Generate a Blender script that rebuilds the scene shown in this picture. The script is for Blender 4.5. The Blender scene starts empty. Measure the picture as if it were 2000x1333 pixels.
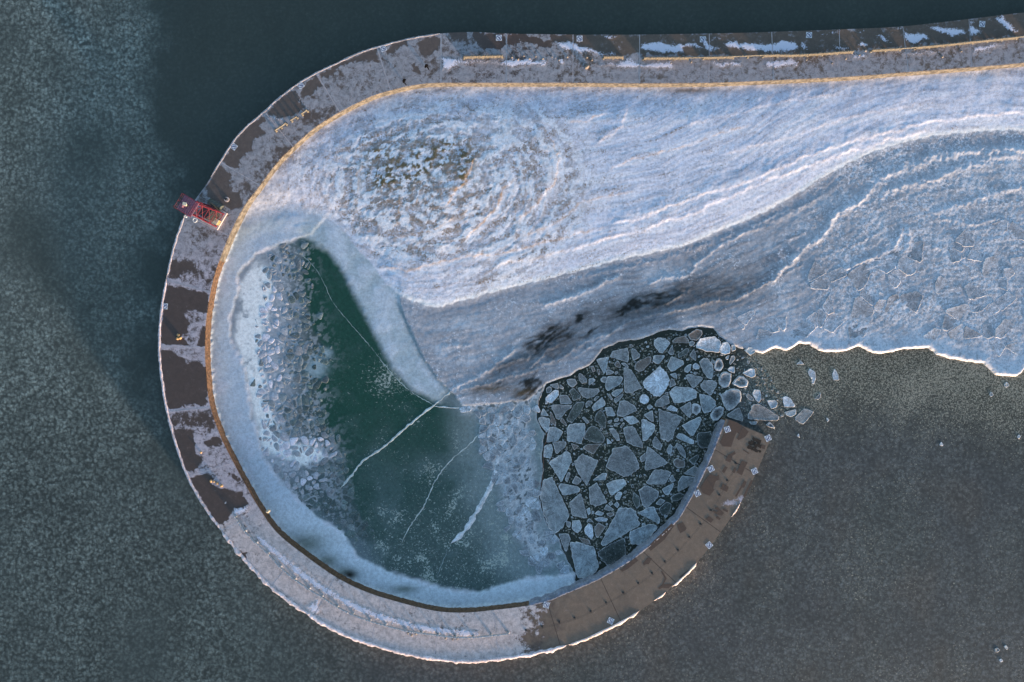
import bpy, bmesh, math, random
import numpy as np
from mathutils import Vector, Matrix

S = bpy.context.scene
COL = S.collection
random.seed(7)
RNG = np.random.RandomState(11)

# ------------------------------------------------------------------ camera
H = 133.33                      # drone height above the water, metres
cam = bpy.data.cameras.new('camera')
cam.sensor_width = 36.0
cam.lens = 36.0 * H / 200.0     # 200 m of water across the frame
cam.clip_start = 1.0
cam.clip_end = 20000.0
cam_o = bpy.data.objects.new('camera', cam)
cam_o.location = (0, 0, H)
COL.objects.link(cam_o)
S.camera = cam_o

# ------------------------------------------------------------------ sky and sun
SUN_EL, SUN_AZ = 3.5, math.atan2(-0.8, 0.62)      # low sun, from lower right of the frame
sun_dir = Vector((math.cos(SUN_AZ) * math.cos(math.radians(SUN_EL)),
                  math.sin(SUN_AZ) * math.cos(math.radians(SUN_EL)),
                  math.sin(math.radians(SUN_EL))))
w = bpy.data.worlds.new('World')
S.world = w
w.use_nodes = True
wn = w.node_tree
sky = wn.nodes.new('ShaderNodeTexSky')
sky.sky_type = 'NISHITA'
sky.sun_disc = False
sky.sun_elevation = math.radians(SUN_EL)
sky.sun_rotation = math.atan2(sun_dir.x, sun_dir.y)
sky.ozone_density = 2.0
sky.dust_density = 1.0
wn.links.new(sky.outputs[0], wn.nodes['Background'].inputs[0])
wn.nodes['Background'].inputs[1].default_value = 0.15
sl = bpy.data.lights.new('sun', 'SUN')
sl.energy = 2.0
sl.angle = math.radians(3.0)
sl.color = (1.0, 0.75, 0.53)
so = bpy.data.objects.new('sun', sl)
so.rotation_euler = sun_dir.to_track_quat('Z', 'Y').to_euler()
so.location = (60, -80, 40)
COL.objects.link(so)
S.view_settings.view_transform = 'Standard'
S.view_settings.look = 'None'
S.view_settings.gamma = 1.0
S.view_settings.exposure = 2.08
LUM = np.array((0.59, 0.71, 0.86))     # what a level white surface sends to the lens under this light

# ------------------------------------------------------------------ helpers
def W(px, py, z=0.0):
    k = (H - z) / H / 10.0
    return ((px - 1000.0) * k, (666.5 - py) * k)

def lin(c):
    c = np.asarray(c, float) / 255.0
    return np.where(c <= 0.04045, c / 12.92, ((c + 0.055) / 1.055) ** 2.4)

def T(r, g, b):
    """surface colour of something that looks (r,g,b) when lying level under this sky"""
    return np.clip(lin((r, g, b)) / LUM, 0.004, 0.93)

def hsh(ix, iy, seed):
    h = (ix.astype(np.int64) * 374761393 + iy.astype(np.int64) * 668265263 + seed * 974634777) & 0xffffffff
    h = ((h ^ (h >> 13)) * 1274126177) & 0xffffffff
    h = h ^ (h >> 16)
    return h

GX = np.cos(np.arange(256) * math.pi / 128); GY = np.sin(np.arange(256) * math.pi / 128)
def noise2(x, y, seed=0):
    xi = np.floor(x); yi = np.floor(y)
    fx = x - xi; fy = y - yi
    xi = xi.astype(np.int64); yi = yi.astype(np.int64)
    ux = fx * fx * fx * (fx * (fx * 6 - 15) + 10); uy = fy * fy * fy * (fy * (fy * 6 - 15) + 10)
    def g(dx, dy):
        a = hsh(xi + dx, yi + dy, seed) & 255
        return GX[a] * (fx - dx) + GY[a] * (fy - dy)
    a = g(0, 0); b = g(1, 0); c = g(0, 1); d = g(1, 1)
    return ((a + (b - a) * ux) + ((c + (d - c) * ux) - (a + (b - a) * ux)) * uy) * 1.5

def fbm(x, y, octv=4, seed=0, gain=0.5):
    s = np.zeros_like(x, dtype=float); a = 1.0; t = 0.0
    for o in range(octv):
        s += a * noise2(x, y, seed + o * 17); t += a
        x = x * 2.03 + 13.1; y = y * 2.03 - 7.7; a *= gain
    return s / t * 1.4

def ss(a, b, x):
    t = np.clip((x - a) / (b - a), 0, 1)
    return t * t * (3 - 2 * t)

def mixc(c, d, m):
    return c + (np.asarray(d) - c) * m[:, None]

def inside(poly, x, y):
    r = np.zeros(x.shape, bool)
    n = len(poly)
    for i in range(n):
        x0, y0 = poly[i]; x1, y1 = poly[(i + 1) % n]
        if y0 == y1: continue
        c = (y0 > y) != (y1 > y)
        r ^= c & (x < (x1 - x0) * (y - y0) / (y1 - y0) + x0)
    return r

def pdist(pts, x, y, closed=False, rmax=None):
    """distance to a polyline; also the sign of the side (+ = left of travel in px axes, y down)"""
    pts = [tuple(p) for p in pts]
    if closed: pts = pts + [pts[0]]
    D = np.full(x.shape, 1e9 if rmax is None else rmax, float); SG = np.ones(x.shape); U = np.zeros(x.shape)
    if rmax is not None:
        xs = [p[0] for p in pts]; ys = [p[1] for p in pts]
        idx = np.nonzero((x > min(xs) - rmax) & (x < max(xs) + rmax) & (y > min(ys) - rmax) & (y < max(ys) + rmax))[0]
        if len(idx) == 0: return D, SG, U
    else:
        idx = np.arange(len(x))
    X = x[idx]; Y = y[idx]
    d2 = np.full(X.shape, 1e18); sg = np.ones(X.shape); uu = np.zeros(X.shape); acc = 0.0
    for (x0, y0), (x1, y1) in zip(pts[:-1], pts[1:]):
        ex, ey = x1 - x0, y1 - y0; L = math.hypot(ex, ey)
        if L < 1e-9: continue
        t = np.clip(((X - x0) * ex + (Y - y0) * ey) / (L * L), 0, 1)
        dx = X - x0 - t * ex; dy = Y - y0 - t * ey
        q = dx * dx + dy * dy
        m = q < d2
        d2[m] = q[m]; sg[m] = np.sign((ey * dx - ex * dy)[m] + 1e-12); uu[m] = acc + t[m] * L
        acc += L
    d = np.sqrt(d2)
    if rmax is not None: d = np.minimum(d, rmax)
    D[idx] = d; SG[idx] = sg; U[idx] = uu
    return D, SG, U

def sdf(poly, x, y, rmax=None):
    d, _, _ = pdist(poly, x, y, True, rmax)
    return np.where(inside(poly, x, y), d, -d)

def smooth_line(pts, step=4.0):
    """Catmull-Rom through the points, resampled evenly"""
    P = np.array(pts, float)
    P = np.vstack([2 * P[0] - P[1], P, 2 * P[-1] - P[-2]])
    out = []
    for i in range(1, len(P) - 2):
        n = max(2, int(np.linalg.norm(P[i + 1] - P[i]) / step) * 2)
        for k in range(n):
            t = k / n
            out.append(0.5 * ((2 * P[i]) + (-P[i - 1] + P[i + 1]) * t + (2 * P[i - 1] - 5 * P[i] + 4 * P[i + 1] - P[i + 2]) * t * t
                              + (-P[i - 1] + 3 * P[i] - 3 * P[i + 1] + P[i + 2]) * t ** 3))
    out.append(P[-2])
    out = np.array(out)
    L = np.concatenate([[0], np.cumsum(np.linalg.norm(np.diff(out, axis=0), axis=1))])
    n = max(2, int(L[-1] / step))
    s = np.linspace(0, L[-1], n + 1)
    return np.stack([np.interp(s, L, out[:, 0]), np.interp(s, L, out[:, 1])], 1)

def zpts(lst, ox, oy, k):
    return [(ox + a / k, oy + b / k) for a, b in lst]

def tag(o, label=None, cat=None, group=None, kind=None):
    if label: o['label'] = label
    if cat: o['category'] = cat
    if group: o['group'] = group
    if kind: o['kind'] = kind
    return o

def empty(name, loc, rz=0.0):
    o = bpy.data.objects.new(name, None)
    o.location = loc; o.rotation_euler = (0, 0, rz); o.empty_display_size = 0.5
    COL.objects.link(o)
    return o

def link(name, me, mat, parent=None, smooth=False):
    o = bpy.data.objects.new(name, me)
    COL.objects.link(o)
    if mat is not None and len(me.materials) == 0: me.materials.append(mat)
    if parent is not None: o.parent = parent
    if len(me.polygons): me.polygons.foreach_set('use_smooth', [bool(smooth)] * len(me.polygons))
    return o

def mesh_np(name, V, F, cols=None, attrs=None):
    """V (n,3); F (m,4) or (m,3) int arrays, or list of tuples"""
    me = bpy.data.meshes.new(name)
    V = np.asarray(V, np.float32)
    if isinstance(F, np.ndarray):
        n, k = F.shape
        me.vertices.add(len(V)); me.vertices.foreach_set('co', V.ravel())
        me.loops.add(n * k); me.loops.foreach_set('vertex_index', F.astype(np.int32).ravel())
        me.polygons.add(n); me.polygons.foreach_set('loop_start', np.arange(0, n * k, k, dtype=np.int32))
        me.update(calc_edges=True)
    else:
        me.from_pydata([tuple(map(float, v)) for v in V], [], [tuple(map(int, f)) for f in F])
    if cols is not None:
        a = me.color_attributes.new('Col', 'FLOAT_COLOR', 'POINT')
        c = np.ones((len(V), 4), np.float32); c[:, :3] = cols
        a.data.foreach_set('color', c.ravel())
    for k_, v_ in (attrs or {}).items():
        a = me.attributes.new(k_, 'FLOAT', 'POINT')
        a.data.foreach_set('value', np.asarray(v_, np.float32))
    return me

class MB:
    """collects boxes, bars and tubes, then becomes one mesh object"""
    def __init__(self): self.v = []; self.f = []
    def box(self, c, s, rz=0.0):
        cx, cy, cz = c; a, b, d = s[0] / 2, s[1] / 2, s[2] / 2
        n = len(self.v); ca, sa = math.cos(rz), math.sin(rz)
        for z in (-d, d):
            for x, y in ((-a, -b), (a, -b), (a, b), (-a, b)):
                self.v.append((cx + x * ca - y * sa, cy + x * sa + y * ca, cz + z))
        for q in ((3, 2, 1, 0), (4, 5, 6, 7), (0, 1, 5, 4), (1, 2, 6, 5), (2, 3, 7, 6), (3, 0, 4, 7)):
            self.f.append(tuple(n + i for i in q))
        return self
    def tube(self, p, q, r, r2=None, seg=6):
        p = Vector(p); q = Vector(q); d = q - p
        if d.length < 1e-6: return self
        r2 = r if r2 is None else r2
        a = d.orthogonal().normalized(); b = d.normalized().cross(a); n = len(self.v)
        for c, rr in ((p, r), (q, r2)):
            for i in range(seg):
                t = 2 * math.pi * i / seg
                self.v.append(tuple(c + a * (rr * math.cos(t)) + b * (rr * math.sin(t))))
        for i in range(seg):
            j = (i + 1) % seg
            self.f.append((n + i, n + j, n + seg + j, n + seg + i))
        self.f.append(tuple(n + i for i in reversed(range(seg)))); self.f.append(tuple(n + seg + i for i in range(seg)))
        return self
    def ring(self, c, R, r, seg=18, sec=6):
        n = len(self.v)
        for i in range(seg):
            t = 2 * math.pi * i / seg
            for j in range(sec):
                u = 2 * math.pi * j / sec
                self.v.append((c[0] + (R + r * math.cos(u)) * math.cos(t), c[1] + (R + r * math.cos(u)) * math.sin(t), c[2] + r * math.sin(u)))
        for i in range(seg):
            for j in range(sec):
                a = n + i * sec + j; b = n + i * sec + (j + 1) % sec
                c_ = n + ((i + 1) % seg) * sec + (j + 1) % sec; d = n + ((i + 1) % seg) * sec + j
                self.f.append((a, d, c_, b))
        return self
    def build(self, name, mat, parent=None, smooth=False):
        me = bpy.data.meshes.new(name); me.from_pydata(self.v, [], self.f); me.update()
        return link(name, me, mat, parent, smooth)

# ------------------------------------------------------------------ materials
def nodes(name):
    m = bpy.data.materials.new(name); m.use_nodes = True
    nt = m.node_tree; b = nt.nodes['Principled BSDF']
    return m, nt, b

def N(nt, t, **kw):
    n = nt.nodes.new(t)
    for k, v in kw.items(): setattr(n, k, v)
    return n

def lk(nt, a, b): nt.links.new(a, b)

def mathn(nt, op, a, b=None, c=None, clamp=False):
    n = N(nt, 'ShaderNodeMath', operation=op, use_clamp=clamp)
    for i, v in enumerate((a, b, c)):
        if v is None: continue
        if isinstance(v, (int, float)): n.inputs[i].default_value = v
        else: lk(nt, v, n.inputs[i])
    return n.outputs[0]

def noise_n(nt, vec, scale, detail=3, rough=0.55, dist=0.0):
    n = N(nt, 'ShaderNodeTexNoise'); n.inputs['Scale'].default_value = scale; n.inputs['Detail'].default_value = detail
    n.inputs['Roughness'].default_value = rough; n.inputs['Distortion'].default_value = dist
    lk(nt, vec, n.inputs['Vector']); return n.outputs[0]

def ramp(nt, f, a, b, oa=0.0, ob=1.0):
    n = N(nt, 'ShaderNodeMapRange', interpolation_type='SMOOTHSTEP')
    for k, v in (('From Min', a), ('From Max', b), ('To Min', oa), ('To Max', ob)): n.inputs[k].default_value = v
    lk(nt, f, n.inputs['Value']); return n.outputs[0]

def mixn(nt, f, a, b, mode='MIX'):
    n = N(nt, 'ShaderNodeMix', data_type='RGBA', blend_type=mode)
    if isinstance(f, (int, float)): n.inputs[0].default_value = f
    else: lk(nt, f, n.inputs[0])
    for i, v in ((6, a), (7, b)):
        if isinstance(v, (tuple, list, np.ndarray)): n.inputs[i].default_value = (float(v[0]), float(v[1]), float(v[2]), 1)
        else: lk(nt, v, n.inputs[i])
    return n.outputs[2]

def attr(nt, name):
    n = N(nt, 'ShaderNodeAttribute'); n.attribute_name = name; return n

def geo_pos(nt):
    return N(nt, 'ShaderNodeNewGeometry').outputs['Position']

def bump(nt, b, h, strength, dist):
    n = N(nt, 'ShaderNodeBump'); n.inputs['Strength'].default_value = strength; n.inputs['Distance'].default_value = dist
    lk(nt, h, n.inputs['Height']); lk(nt, n.outputs[0], b.inputs['Normal'])

def plain(name, col, rough=0.7, grain=0.25, scale=6.0, bmp=0.0, metal=0.0):
    m, nt, b = nodes(name); p = geo_pos(nt)
    n = noise_n(nt, p, scale, 4, 0.6)
    f = ramp(nt, n, 0.3, 0.7, 1.0 - grain, 1.0 + grain)
    v = N(nt, 'ShaderNodeVectorMath', operation='SCALE'); v.inputs[0].default_value = tuple(float(c) for c in col)
    lk(nt, f, v.inputs['Scale']); lk(nt, v.outputs[0], b.inputs['Base Color'])
    b.inputs['Roughness'].default_value = rough; b.inputs['Metallic'].default_value = metal
    if bmp: bump(nt, b, n, bmp, 0.05)
    return m

def field_mat(name, fine=0.22, bmp=0.35, bdist=0.04, fleck_col=(0.62, 0.7, 0.76), fscale=2.6):
    """ice and snow: colour, gloss and fleck density come from the mesh; fine grain is added here"""
    m, nt, b = nodes(name); p = geo_pos(nt)
    c = attr(nt, 'Col').outputs['Color']
    n1 = noise_n(nt, p, 1.7, 5, 0.65); n2 = noise_n(nt, p, 6.0, 3, 0.6)
    g = mathn(nt, 'ADD', mathn(nt, 'MULTIPLY', n1, 0.6), mathn(nt, 'MULTIPLY', n2, 0.4))
    f = ramp(nt, g, 0.36, 0.64, 1.0 - fine, 1.0 + fine)
    sc = N(nt, 'ShaderNodeVectorMath', operation='SCALE'); lk(nt, c, sc.inputs[0]); lk(nt, f, sc.inputs['Scale'])
    fl = attr(nt, 'fleck').outputs['Fac']
    v = noise_n(nt, p, fscale, 4, 0.72, 0.6)
    msk = ramp(nt, mathn(nt, 'ADD', v, mathn(nt, 'MULTIPLY', fl, 0.34)), 0.70, 0.80)
    cc = mixn(nt, mathn(nt, 'MULTIPLY', msk, ramp(nt, fl, 0.0, 0.25)), sc.outputs[0], fleck_col)
    lk(nt, cc, b.inputs['Base Color'])
    r = attr(nt, 'rough').outputs['Fac']
    lk(nt, r, b.inputs['Roughness'])
    b.inputs['IOR'].default_value = 1.31
    bump(nt, b, g, bmp, bdist)
    return m

MAT = {}
MAT['snow'] = field_mat('snow_on_sand', 0.22, 0.18, 0.03, fleck_col=T(116, 114, 116), fscale=2.9)
MAT['shelf'] = field_mat('shelf_ice', 0.22, 0.25, 0.03, fleck_col=T(176, 192, 218), fscale=2.2)
MAT['basin'] = field_mat('basin_ice', 0.18, 0.12, 0.02, fleck_col=T(140, 158, 165), fscale=2.7)

def piece_mat(name, fine=0.4, bmp=0.35):
    m, nt, b = nodes(name); p = geo_pos(nt)
    c = attr(nt, 'Col').outputs['Color']
    n1 = noise_n(nt, p, 1.4, 5, 0.7, 0.4); n2 = noise_n(nt, p, 5.0, 4, 0.65)
    g = mathn(nt, 'ADD', mathn(nt, 'MULTIPLY', n1, 0.5), mathn(nt, 'MULTIPLY', n2, 0.5))
    n4 = noise_n(nt, p, 0.5, 3, 0.6)
    f = mathn(nt, 'MULTIPLY', ramp(nt, g, 0.36, 0.64, 1.0 - fine, 1.0 + fine), ramp(nt, n4, 0.3, 0.7, 0.8, 1.2))
    sc = N(nt, 'ShaderNodeVectorMath', operation='SCALE'); lk(nt, c, sc.inputs[0]); lk(nt, f, sc.inputs['Scale'])
    spk = ramp(nt, noise_n(nt, p, 3.6, 4, 0.75), 0.58, 0.70)
    cc = mixn(nt, mathn(nt, 'MULTIPLY', spk, 0.55), sc.outputs[0], T(185, 200, 220))
    lk(nt, cc, b.inputs['Base Color'])
    b.inputs['Roughness'].default_value = 0.45; b.inputs['IOR'].default_value = 1.31
    bump(nt, b, g, bmp, 0.03)
    return m
MAT['floe'] = piece_mat('floating_ice')
MAT['lump'] = piece_mat('frozen_pancake', 0.2, 0.2)
MAT['crust'] = piece_mat('spray_ice', 0.2, 0.5)

# water with frazil slush: density and colour live on the mesh
def water_mat():
    m, nt, b = nodes('lake_water'); p = geo_pos(nt)
    c = attr(nt, 'Col').outputs['Color']; sl_ = attr(nt, 'slush').outputs['Fac']; fl = attr(nt, 'fleck').outputs['Fac']
    wv = N(nt, 'ShaderNodeVectorMath', operation='ADD')
    nz = N(nt, 'ShaderNodeTexNoise'); nz.inputs['Scale'].default_value = 0.55; nz.inputs['Detail'].default_value = 2; lk(nt, p, nz.inputs['Vector'])
    sv = N(nt, 'ShaderNodeVectorMath', operation='SCALE'); lk(nt, nz.outputs[1], sv.inputs[0]); sv.inputs['Scale'].default_value = 0.9
    lk(nt, p, wv.inputs[0]); lk(nt, sv.outputs[0], wv.inputs[1])
    vo = N(nt, 'ShaderNodeTexVoronoi', feature='SMOOTH_F1', voronoi_dimensions='2D'); vo.inputs['Scale'].default_value = 1.35
    vo.inputs['Smoothness'].default_value = 0.4; lk(nt, wv.outputs[0], vo.inputs['Vector'])
    d = ramp(nt, vo.outputs['Distance'], 0.12, 0.62, 1.0, 0.0)
    rnd = N(nt, 'ShaderNodeSeparateColor'); lk(nt, vo.outputs['Color'], rnd.inputs[0])
    n3 = noise_n(nt, p, 0.35, 4, 0.6)
    n5 = noise_n(nt, p, 3.4, 4, 0.65)
    mp = N(nt, 'ShaderNodeMapping'); mp.inputs['Rotation'].default_value = (0, 0, 0.35); mp.inputs['Scale'].default_value = (0.075, 0.04, 1); lk(nt, p, mp.inputs['Vector'])
    nl = noise_n(nt, mp.outputs[0], 1.0, 5, 0.6, 0.9)
    n7 = noise_n(nt, wv.outputs[0], 1.5, 3, 0.6, 0.2)
    cell = mathn(nt, 'ADD', mathn(nt, 'MULTIPLY', mathn(nt, 'MULTIPLY', d, ramp(nt, rnd.outputs[0], 0.0, 1.0, 0.4, 1.2)), 0.5), ramp(nt, n7, 0.42, 0.72, 0.0, 0.75))
    cell = mathn(nt, 'MULTIPLY', cell, ramp(nt, nl, 0.3, 0.7, 0.82, 1.14))
    cell = mathn(nt, 'MULTIPLY', cell, ramp(nt, n3, 0.3, 0.7, 0.65, 1.25))
    cell = mathn(nt, 'MULTIPLY', cell, ramp(nt, n5, 0.3, 0.7, 0.6, 1.4))
    k = mathn(nt, 'MULTIPLY', cell, sl_)
    mult = mathn(nt, 'ADD', mathn(nt, 'MULTIPLY', k, 2.0), mathn(nt, 'SUBTRACT', ramp(nt, nl, 0.3, 0.7, 0.95, 1.05), mathn(nt, 'MULTIPLY', sl_, 0.42)))
    sc = N(nt, 'ShaderNodeVectorMath', operation='SCALE'); lk(nt, c, sc.inputs[0]); lk(nt, mult, sc.inputs['Scale'])
    # bright crumbs of slush
    v9 = noise_n(nt, p, 3.3, 3, 0.7, 0.8)
    crumb = ramp(nt, mathn(nt, 'ADD', mathn(nt, 'ADD', v9, mathn(nt, 'MULTIPLY', mathn(nt, 'SUBTRACT', nl, 0.5), 0.25)), mathn(nt, 'MULTIPLY', fl, 0.22)), 0.70, 0.80)
    cc = mixn(nt, mathn(nt, 'MULTIPLY', crumb, ramp(nt, fl, 0.0, 0.2)), sc.outputs[0], T(128, 133, 130))
    lk(nt, cc, b.inputs['Base Color'])
    b.inputs['IOR'].default_value = 1.33
    lk(nt, ramp(nt, sl_, 0.0, 0.8, 0.16, 0.6), b.inputs['Roughness'])
    wave = noise_n(nt, p, 0.9, 4, 0.6, 0.3)
    h = mathn(nt, 'ADD', mathn(nt, 'MULTIPLY', wave, 0.5), mathn(nt, 'MULTIPLY', k, 0.5))
    bump(nt, b, h, 0.25, 0.06)
    return m
MAT['water'] = water_mat()

def deck_mat():
    m, nt, b = nodes('concrete_deck'); p = geo_pos(nt)
    c = attr(nt, 'Col').outputs['Color']; fr = attr(nt, 'frost').outputs['Fac']; sn = attr(nt, 'drift').outputs['Fac']
    fc = N(nt, 'ShaderNodeAttribute'); fc.attribute_name = 'FrostCol'
    n1 = noise_n(nt, p, 1.1, 6, 0.7, 0.5); n2 = noise_n(nt, p, 5.5, 4, 0.7)
    g = mathn(nt, 'ADD', mathn(nt, 'MULTIPLY', n1, 0.6), mathn(nt, 'MULTIPLY', n2, 0.4))
    cs = N(nt, 'ShaderNodeVectorMath', operation='SCALE'); lk(nt, c, cs.inputs[0]); lk(nt, ramp(nt, g, 0.35, 0.65, 0.84, 1.16), cs.inputs['Scale'])
    mk = ramp(nt, mathn(nt, 'ADD', fr, mathn(nt, 'MULTIPLY', mathn(nt, 'SUBTRACT', g, 0.5), 2.6)), 0.25, 0.75)
    fs = N(nt, 'ShaderNodeVectorMath', operation='SCALE'); lk(nt, fc.outputs['Color'], fs.inputs[0]); lk(nt, ramp(nt, g, 0.36, 0.64, 0.68, 1.3), fs.inputs['Scale'])
    c1 = mixn(nt, mk, cs.outputs[0], fs.outputs[0])
    ms = ramp(nt, mathn(nt, 'ADD', sn, mathn(nt, 'MULTIPLY', mathn(nt, 'SUBTRACT', n2, 0.5), 1.7)), 0.45, 0.62)
    c2 = mixn(nt, ms, c1, T(186, 196, 225))
    lk(nt, c2, b.inputs['Base Color'])
    b.inputs['Roughness'].default_value = 0.7
    bump(nt, b, g, 0.25, 0.03)
    return m
MAT['deck'] = deck_mat()
MAT['wall'] = plain('weathered_wall', (0.15, 0.13, 0.105), 0.85, 0.55, 1.3, 0.9)
MAT['barice'] = plain('cable_ice', (0.42, 0.42, 0.46), 0.5, 0.2, 3.0, 0.5)
MAT['rust'] = plain('rusty_sheet_pile', (0.13, 0.075, 0.045), 0.85, 0.5, 2.2, 0.7)
MAT['joint'] = plain('frosted_joint', T(164, 165, 178), 0.8, 0.25)
MAT['patch'] = plain('brown_cover_paint', T(70, 60, 57), 0.75, 0.10, 3.0)
MAT['soot'] = plain('soot', T(40, 36, 35), 0.9, 0.35, 2.5)
MAT['signwhite'] = plain('white_sign_paint', (0.78, 0.76, 0.78), 0.6, 0.06)
MAT['signink'] = plain('navy_sign_paint', (0.06, 0.05, 0.16), 0.6, 0.06)
MAT['red'] = plain('red_tower_paint', (0.15, 0.012, 0.026), 0.5, 0.2, 2.0)
MAT['redgrate'] = plain('faded_red_grating', (0.20, 0.10, 0.15), 0.6, 0.3, 5.0)
MAT['dark'] = plain('dark_metal', (0.03, 0.032, 0.036), 0.5, 0.2)
MAT['yellow'] = plain('yellow_box_paint', (0.36, 0.25, 0.10), 0.6, 0.3, 3.0)
MAT['cream'] = plain('cream_lamp_housing', (0.75, 0.66, 0.5), 0.5, 0.1)
MAT['white'] = plain('white_paint', (0.8, 0.8, 0.8), 0.5, 0.05)
MAT['galv'] = plain('galvanised_pipe', (0.3, 0.29, 0.27), 0.45, 0.2, 4.0, 0, 0.4)
MAT['railice'] = plain('rail_ice', (0.17, 0.15, 0.12), 0.5, 0.2, 3.0, 0.5)
MAT['drift'] = plain('drifted_snow', T(184, 196, 226), 0.85, 0.08, 3.0, 0.3)
MAT['cloth'] = plain('black_winter_clothing', (0.005, 0.005, 0.006), 0.9, 0.2)
MAT['cloth'].node_tree.nodes['Principled BSDF'].inputs['Specular IOR Level'].default_value = 0.05
MAT['skin'] = plain('skin', (0.45, 0.27, 0.2), 0.6, 0.05)
MAT['tarp'] = plain('grey_green_housing', (0.10, 0.11, 0.10), 0.7, 0.3, 2.0)

# ------------------------------------------------------------------ the drawn outlines (photo pixels)
OUT = [(2400, -15), (2200, 5), (2000, 25), (1890, 38), (1762, 52), (1639, 58), (1500, 63), (1385, 66), (1250, 68), (1119, 68), (989, 66), (925, 63), (861, 66),
       (794, 77), (737, 92), (700, 104), (655, 125), (617, 143), (580, 165), (542, 194), (516, 218), (467, 262), (430, 316), (404, 359), (380, 392),
       (360, 424), (341, 476), (325, 545), (314, 610), (310, 676), (315, 740), (326, 806), (344, 872), (366, 932), (400, 993), (432, 1037), (479, 1094),
       (531, 1148), (610, 1205), (674, 1240), (730, 1260), (790, 1276), (845, 1286), (905, 1292), (965, 1288), (1040, 1278), (1115, 1258), (1171, 1235),
       (1245, 1196), (1312, 1147), (1361, 1099), (1406, 1042), (1444, 986), (1474, 930), (1506, 855)]
INN = [(2400, 84), (2200, 104), (2000, 123), (1894, 132), (1775, 141), (1640, 151), (1512, 157), (1385, 162), (1250, 163), (1120, 162), (989, 162), (861, 162),
       (812, 166), (762, 177), (722, 190), (666, 218), (617, 248), (572, 287), (542, 317), (505, 366), (475, 406), (447, 462), (421, 530), (410, 575), (402, 630),
       (400, 680), (402, 728), (409, 789), (430, 852), (456, 905), (482, 953), (505, 992), (542, 1042), (599, 1088), (655, 1127), (711, 1155), (780, 1177),
       (852, 1194), (909, 1197), (965, 1192), (1021, 1185), (1066, 1176), (1106, 1160), (1174, 1130), (1237, 1092), (1275, 1062), (1320, 1021), (1346, 981), (1369, 938),
       (1391, 890), (1406, 851), (1418, 818)]
JOINTS = [((2280, -3), (2290, 96)), ((2150, 10), (2156, 108)), ((2022, 23), (2028, 120)), ((1892, 38), (1898, 131)), ((1764, 52), (1775, 141)), ((1639, 58), (1640, 151)), ((1508, 63), (1512, 157)), ((1385, 66), (1385, 162)),
          ((1250, 68), (1250, 163)), ((1119, 68), (1120, 162)), ((989, 66), (989, 162)), ((861, 66), (862, 162)), ((737, 92), (762, 177)), ((617, 143), (664, 219)),
          ((516, 218), (572, 287)), ((430, 316), (508, 362)), ((362, 420), (447, 462)), ((325, 547), (411, 572)), ((310, 676), (400, 680)), ((325, 804), (411, 795)),
          ((366, 932), (456, 905)), ((432, 1037), (510, 999)), ((529, 1147), (585, 1078)), ((612, 1206), (655, 1127)), ((724, 1258), (745, 1166)), ((849, 1286), (857, 1194)),
          ((974, 1287), (965, 1192)), ((1095, 1264), (1068, 1175)), ((1212, 1214), (1174, 1130)), ((1321, 1140), (1256, 1077)), ((1408, 1040), (1340, 991)), ((1476, 926), (1396, 878))]
ZD = 2.6
outc = smooth_line(OUT, 2.0); innc = smooth_line(INN, 2.0)
WALLIN = innc                      # px, at deck height

def nearest_u(c, p):
    return int(np.argmin(((c - np.array(p)) ** 2).sum(1)))

# edge of the snow-covered sand (bright scarp), left to right
S1 = [(780, 577), (810, 590), (855, 601), (900, 589), (960, 572), (1035, 553), (1095, 539), (1140, 528), (1194, 512), (1280, 494), (1344, 479), (1400, 453), (1475, 424),
      (1531, 394), (1569, 371), (1600, 350), (1650, 323), (1695, 301), (1762, 280), (1819, 267), (1894, 259), (1950, 256), (2000, 257), (2200, 262), (2420, 270)]
SPITL = [(300, 445), (440, 452), (500, 428), (560, 417), (620, 423), (655, 436), (675, 456), (695, 484), (725, 514), (752, 552)]
SPIT = SPITL + S1 + [(2420, -60), (300, -60)]
SHELFEDGE = [(1067, 750), (1092, 741), (1114, 735), (1127, 725), (1152, 714), (1163, 702), (1178, 682), (1199, 674), (1210, 668), (1246, 664), (1270, 657), (1286, 649), (1305, 645),
             (1335, 646), (1350, 641), (1371, 640), (1392, 642), (1404, 656), (1424, 672), (1446, 682), (1455, 681), (1464, 693), (1474, 688), (1489, 691), (1514, 680), (1535, 686),
             (1546, 681), (1561, 671), (1580, 673), (1597, 685), (1610, 688), (1637, 688), (1657, 684), (1676, 676), (1690, 683), (1705, 691), (1727, 691), (1762, 683),
             (1812, 680), (1827, 692), (1850, 700), (1890, 707), (1920, 710), (1935, 725), (1942, 732), (1962, 735), (1985, 736), (1997, 725), (2015, 705), (2060, 712), (2120, 700), (2260, 712), (2420, 700)]
BASINEDGE = [(1068, 749), (1052, 787), (1049, 819), (1064, 847), (1061, 872), (1058, 897), (1063, 916), (1058, 935), (1054, 973), (1058, 992), (1071, 1030), (1090, 1049),
             (1102, 1080), (1115, 1105), (1124, 1121), (1125, 1150), (1126, 1210)]
MIDP = [(2420, 30)] + [tuple((outc[i] * 0.35 + innc[int(i * (len(innc) - 1) / (len(outc) - 1))] * 0.65)) for i in range(60, int(len(outc) * 0.80), 25)]
MIDP = [p for p in MIDP if not (p[0] > 1126 and p[1] > 800)]
FIELD = MIDP + BASINEDGE[::-1] + SHELFEDGE[1:]
SHELFL = [(780, 590), (793, 622), (807, 655), (825, 694), (855, 740), (879, 763), (905, 793), (1000, 784), (1030, 782), (1060, 752)]
SHELF = S1[::-1] + SHELFL + SHELFEDGE[1:] + [(2420, 900)]
SHELF = S1 + SHELFEDGE[:0:-1] + SHELFL[::-1]
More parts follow.
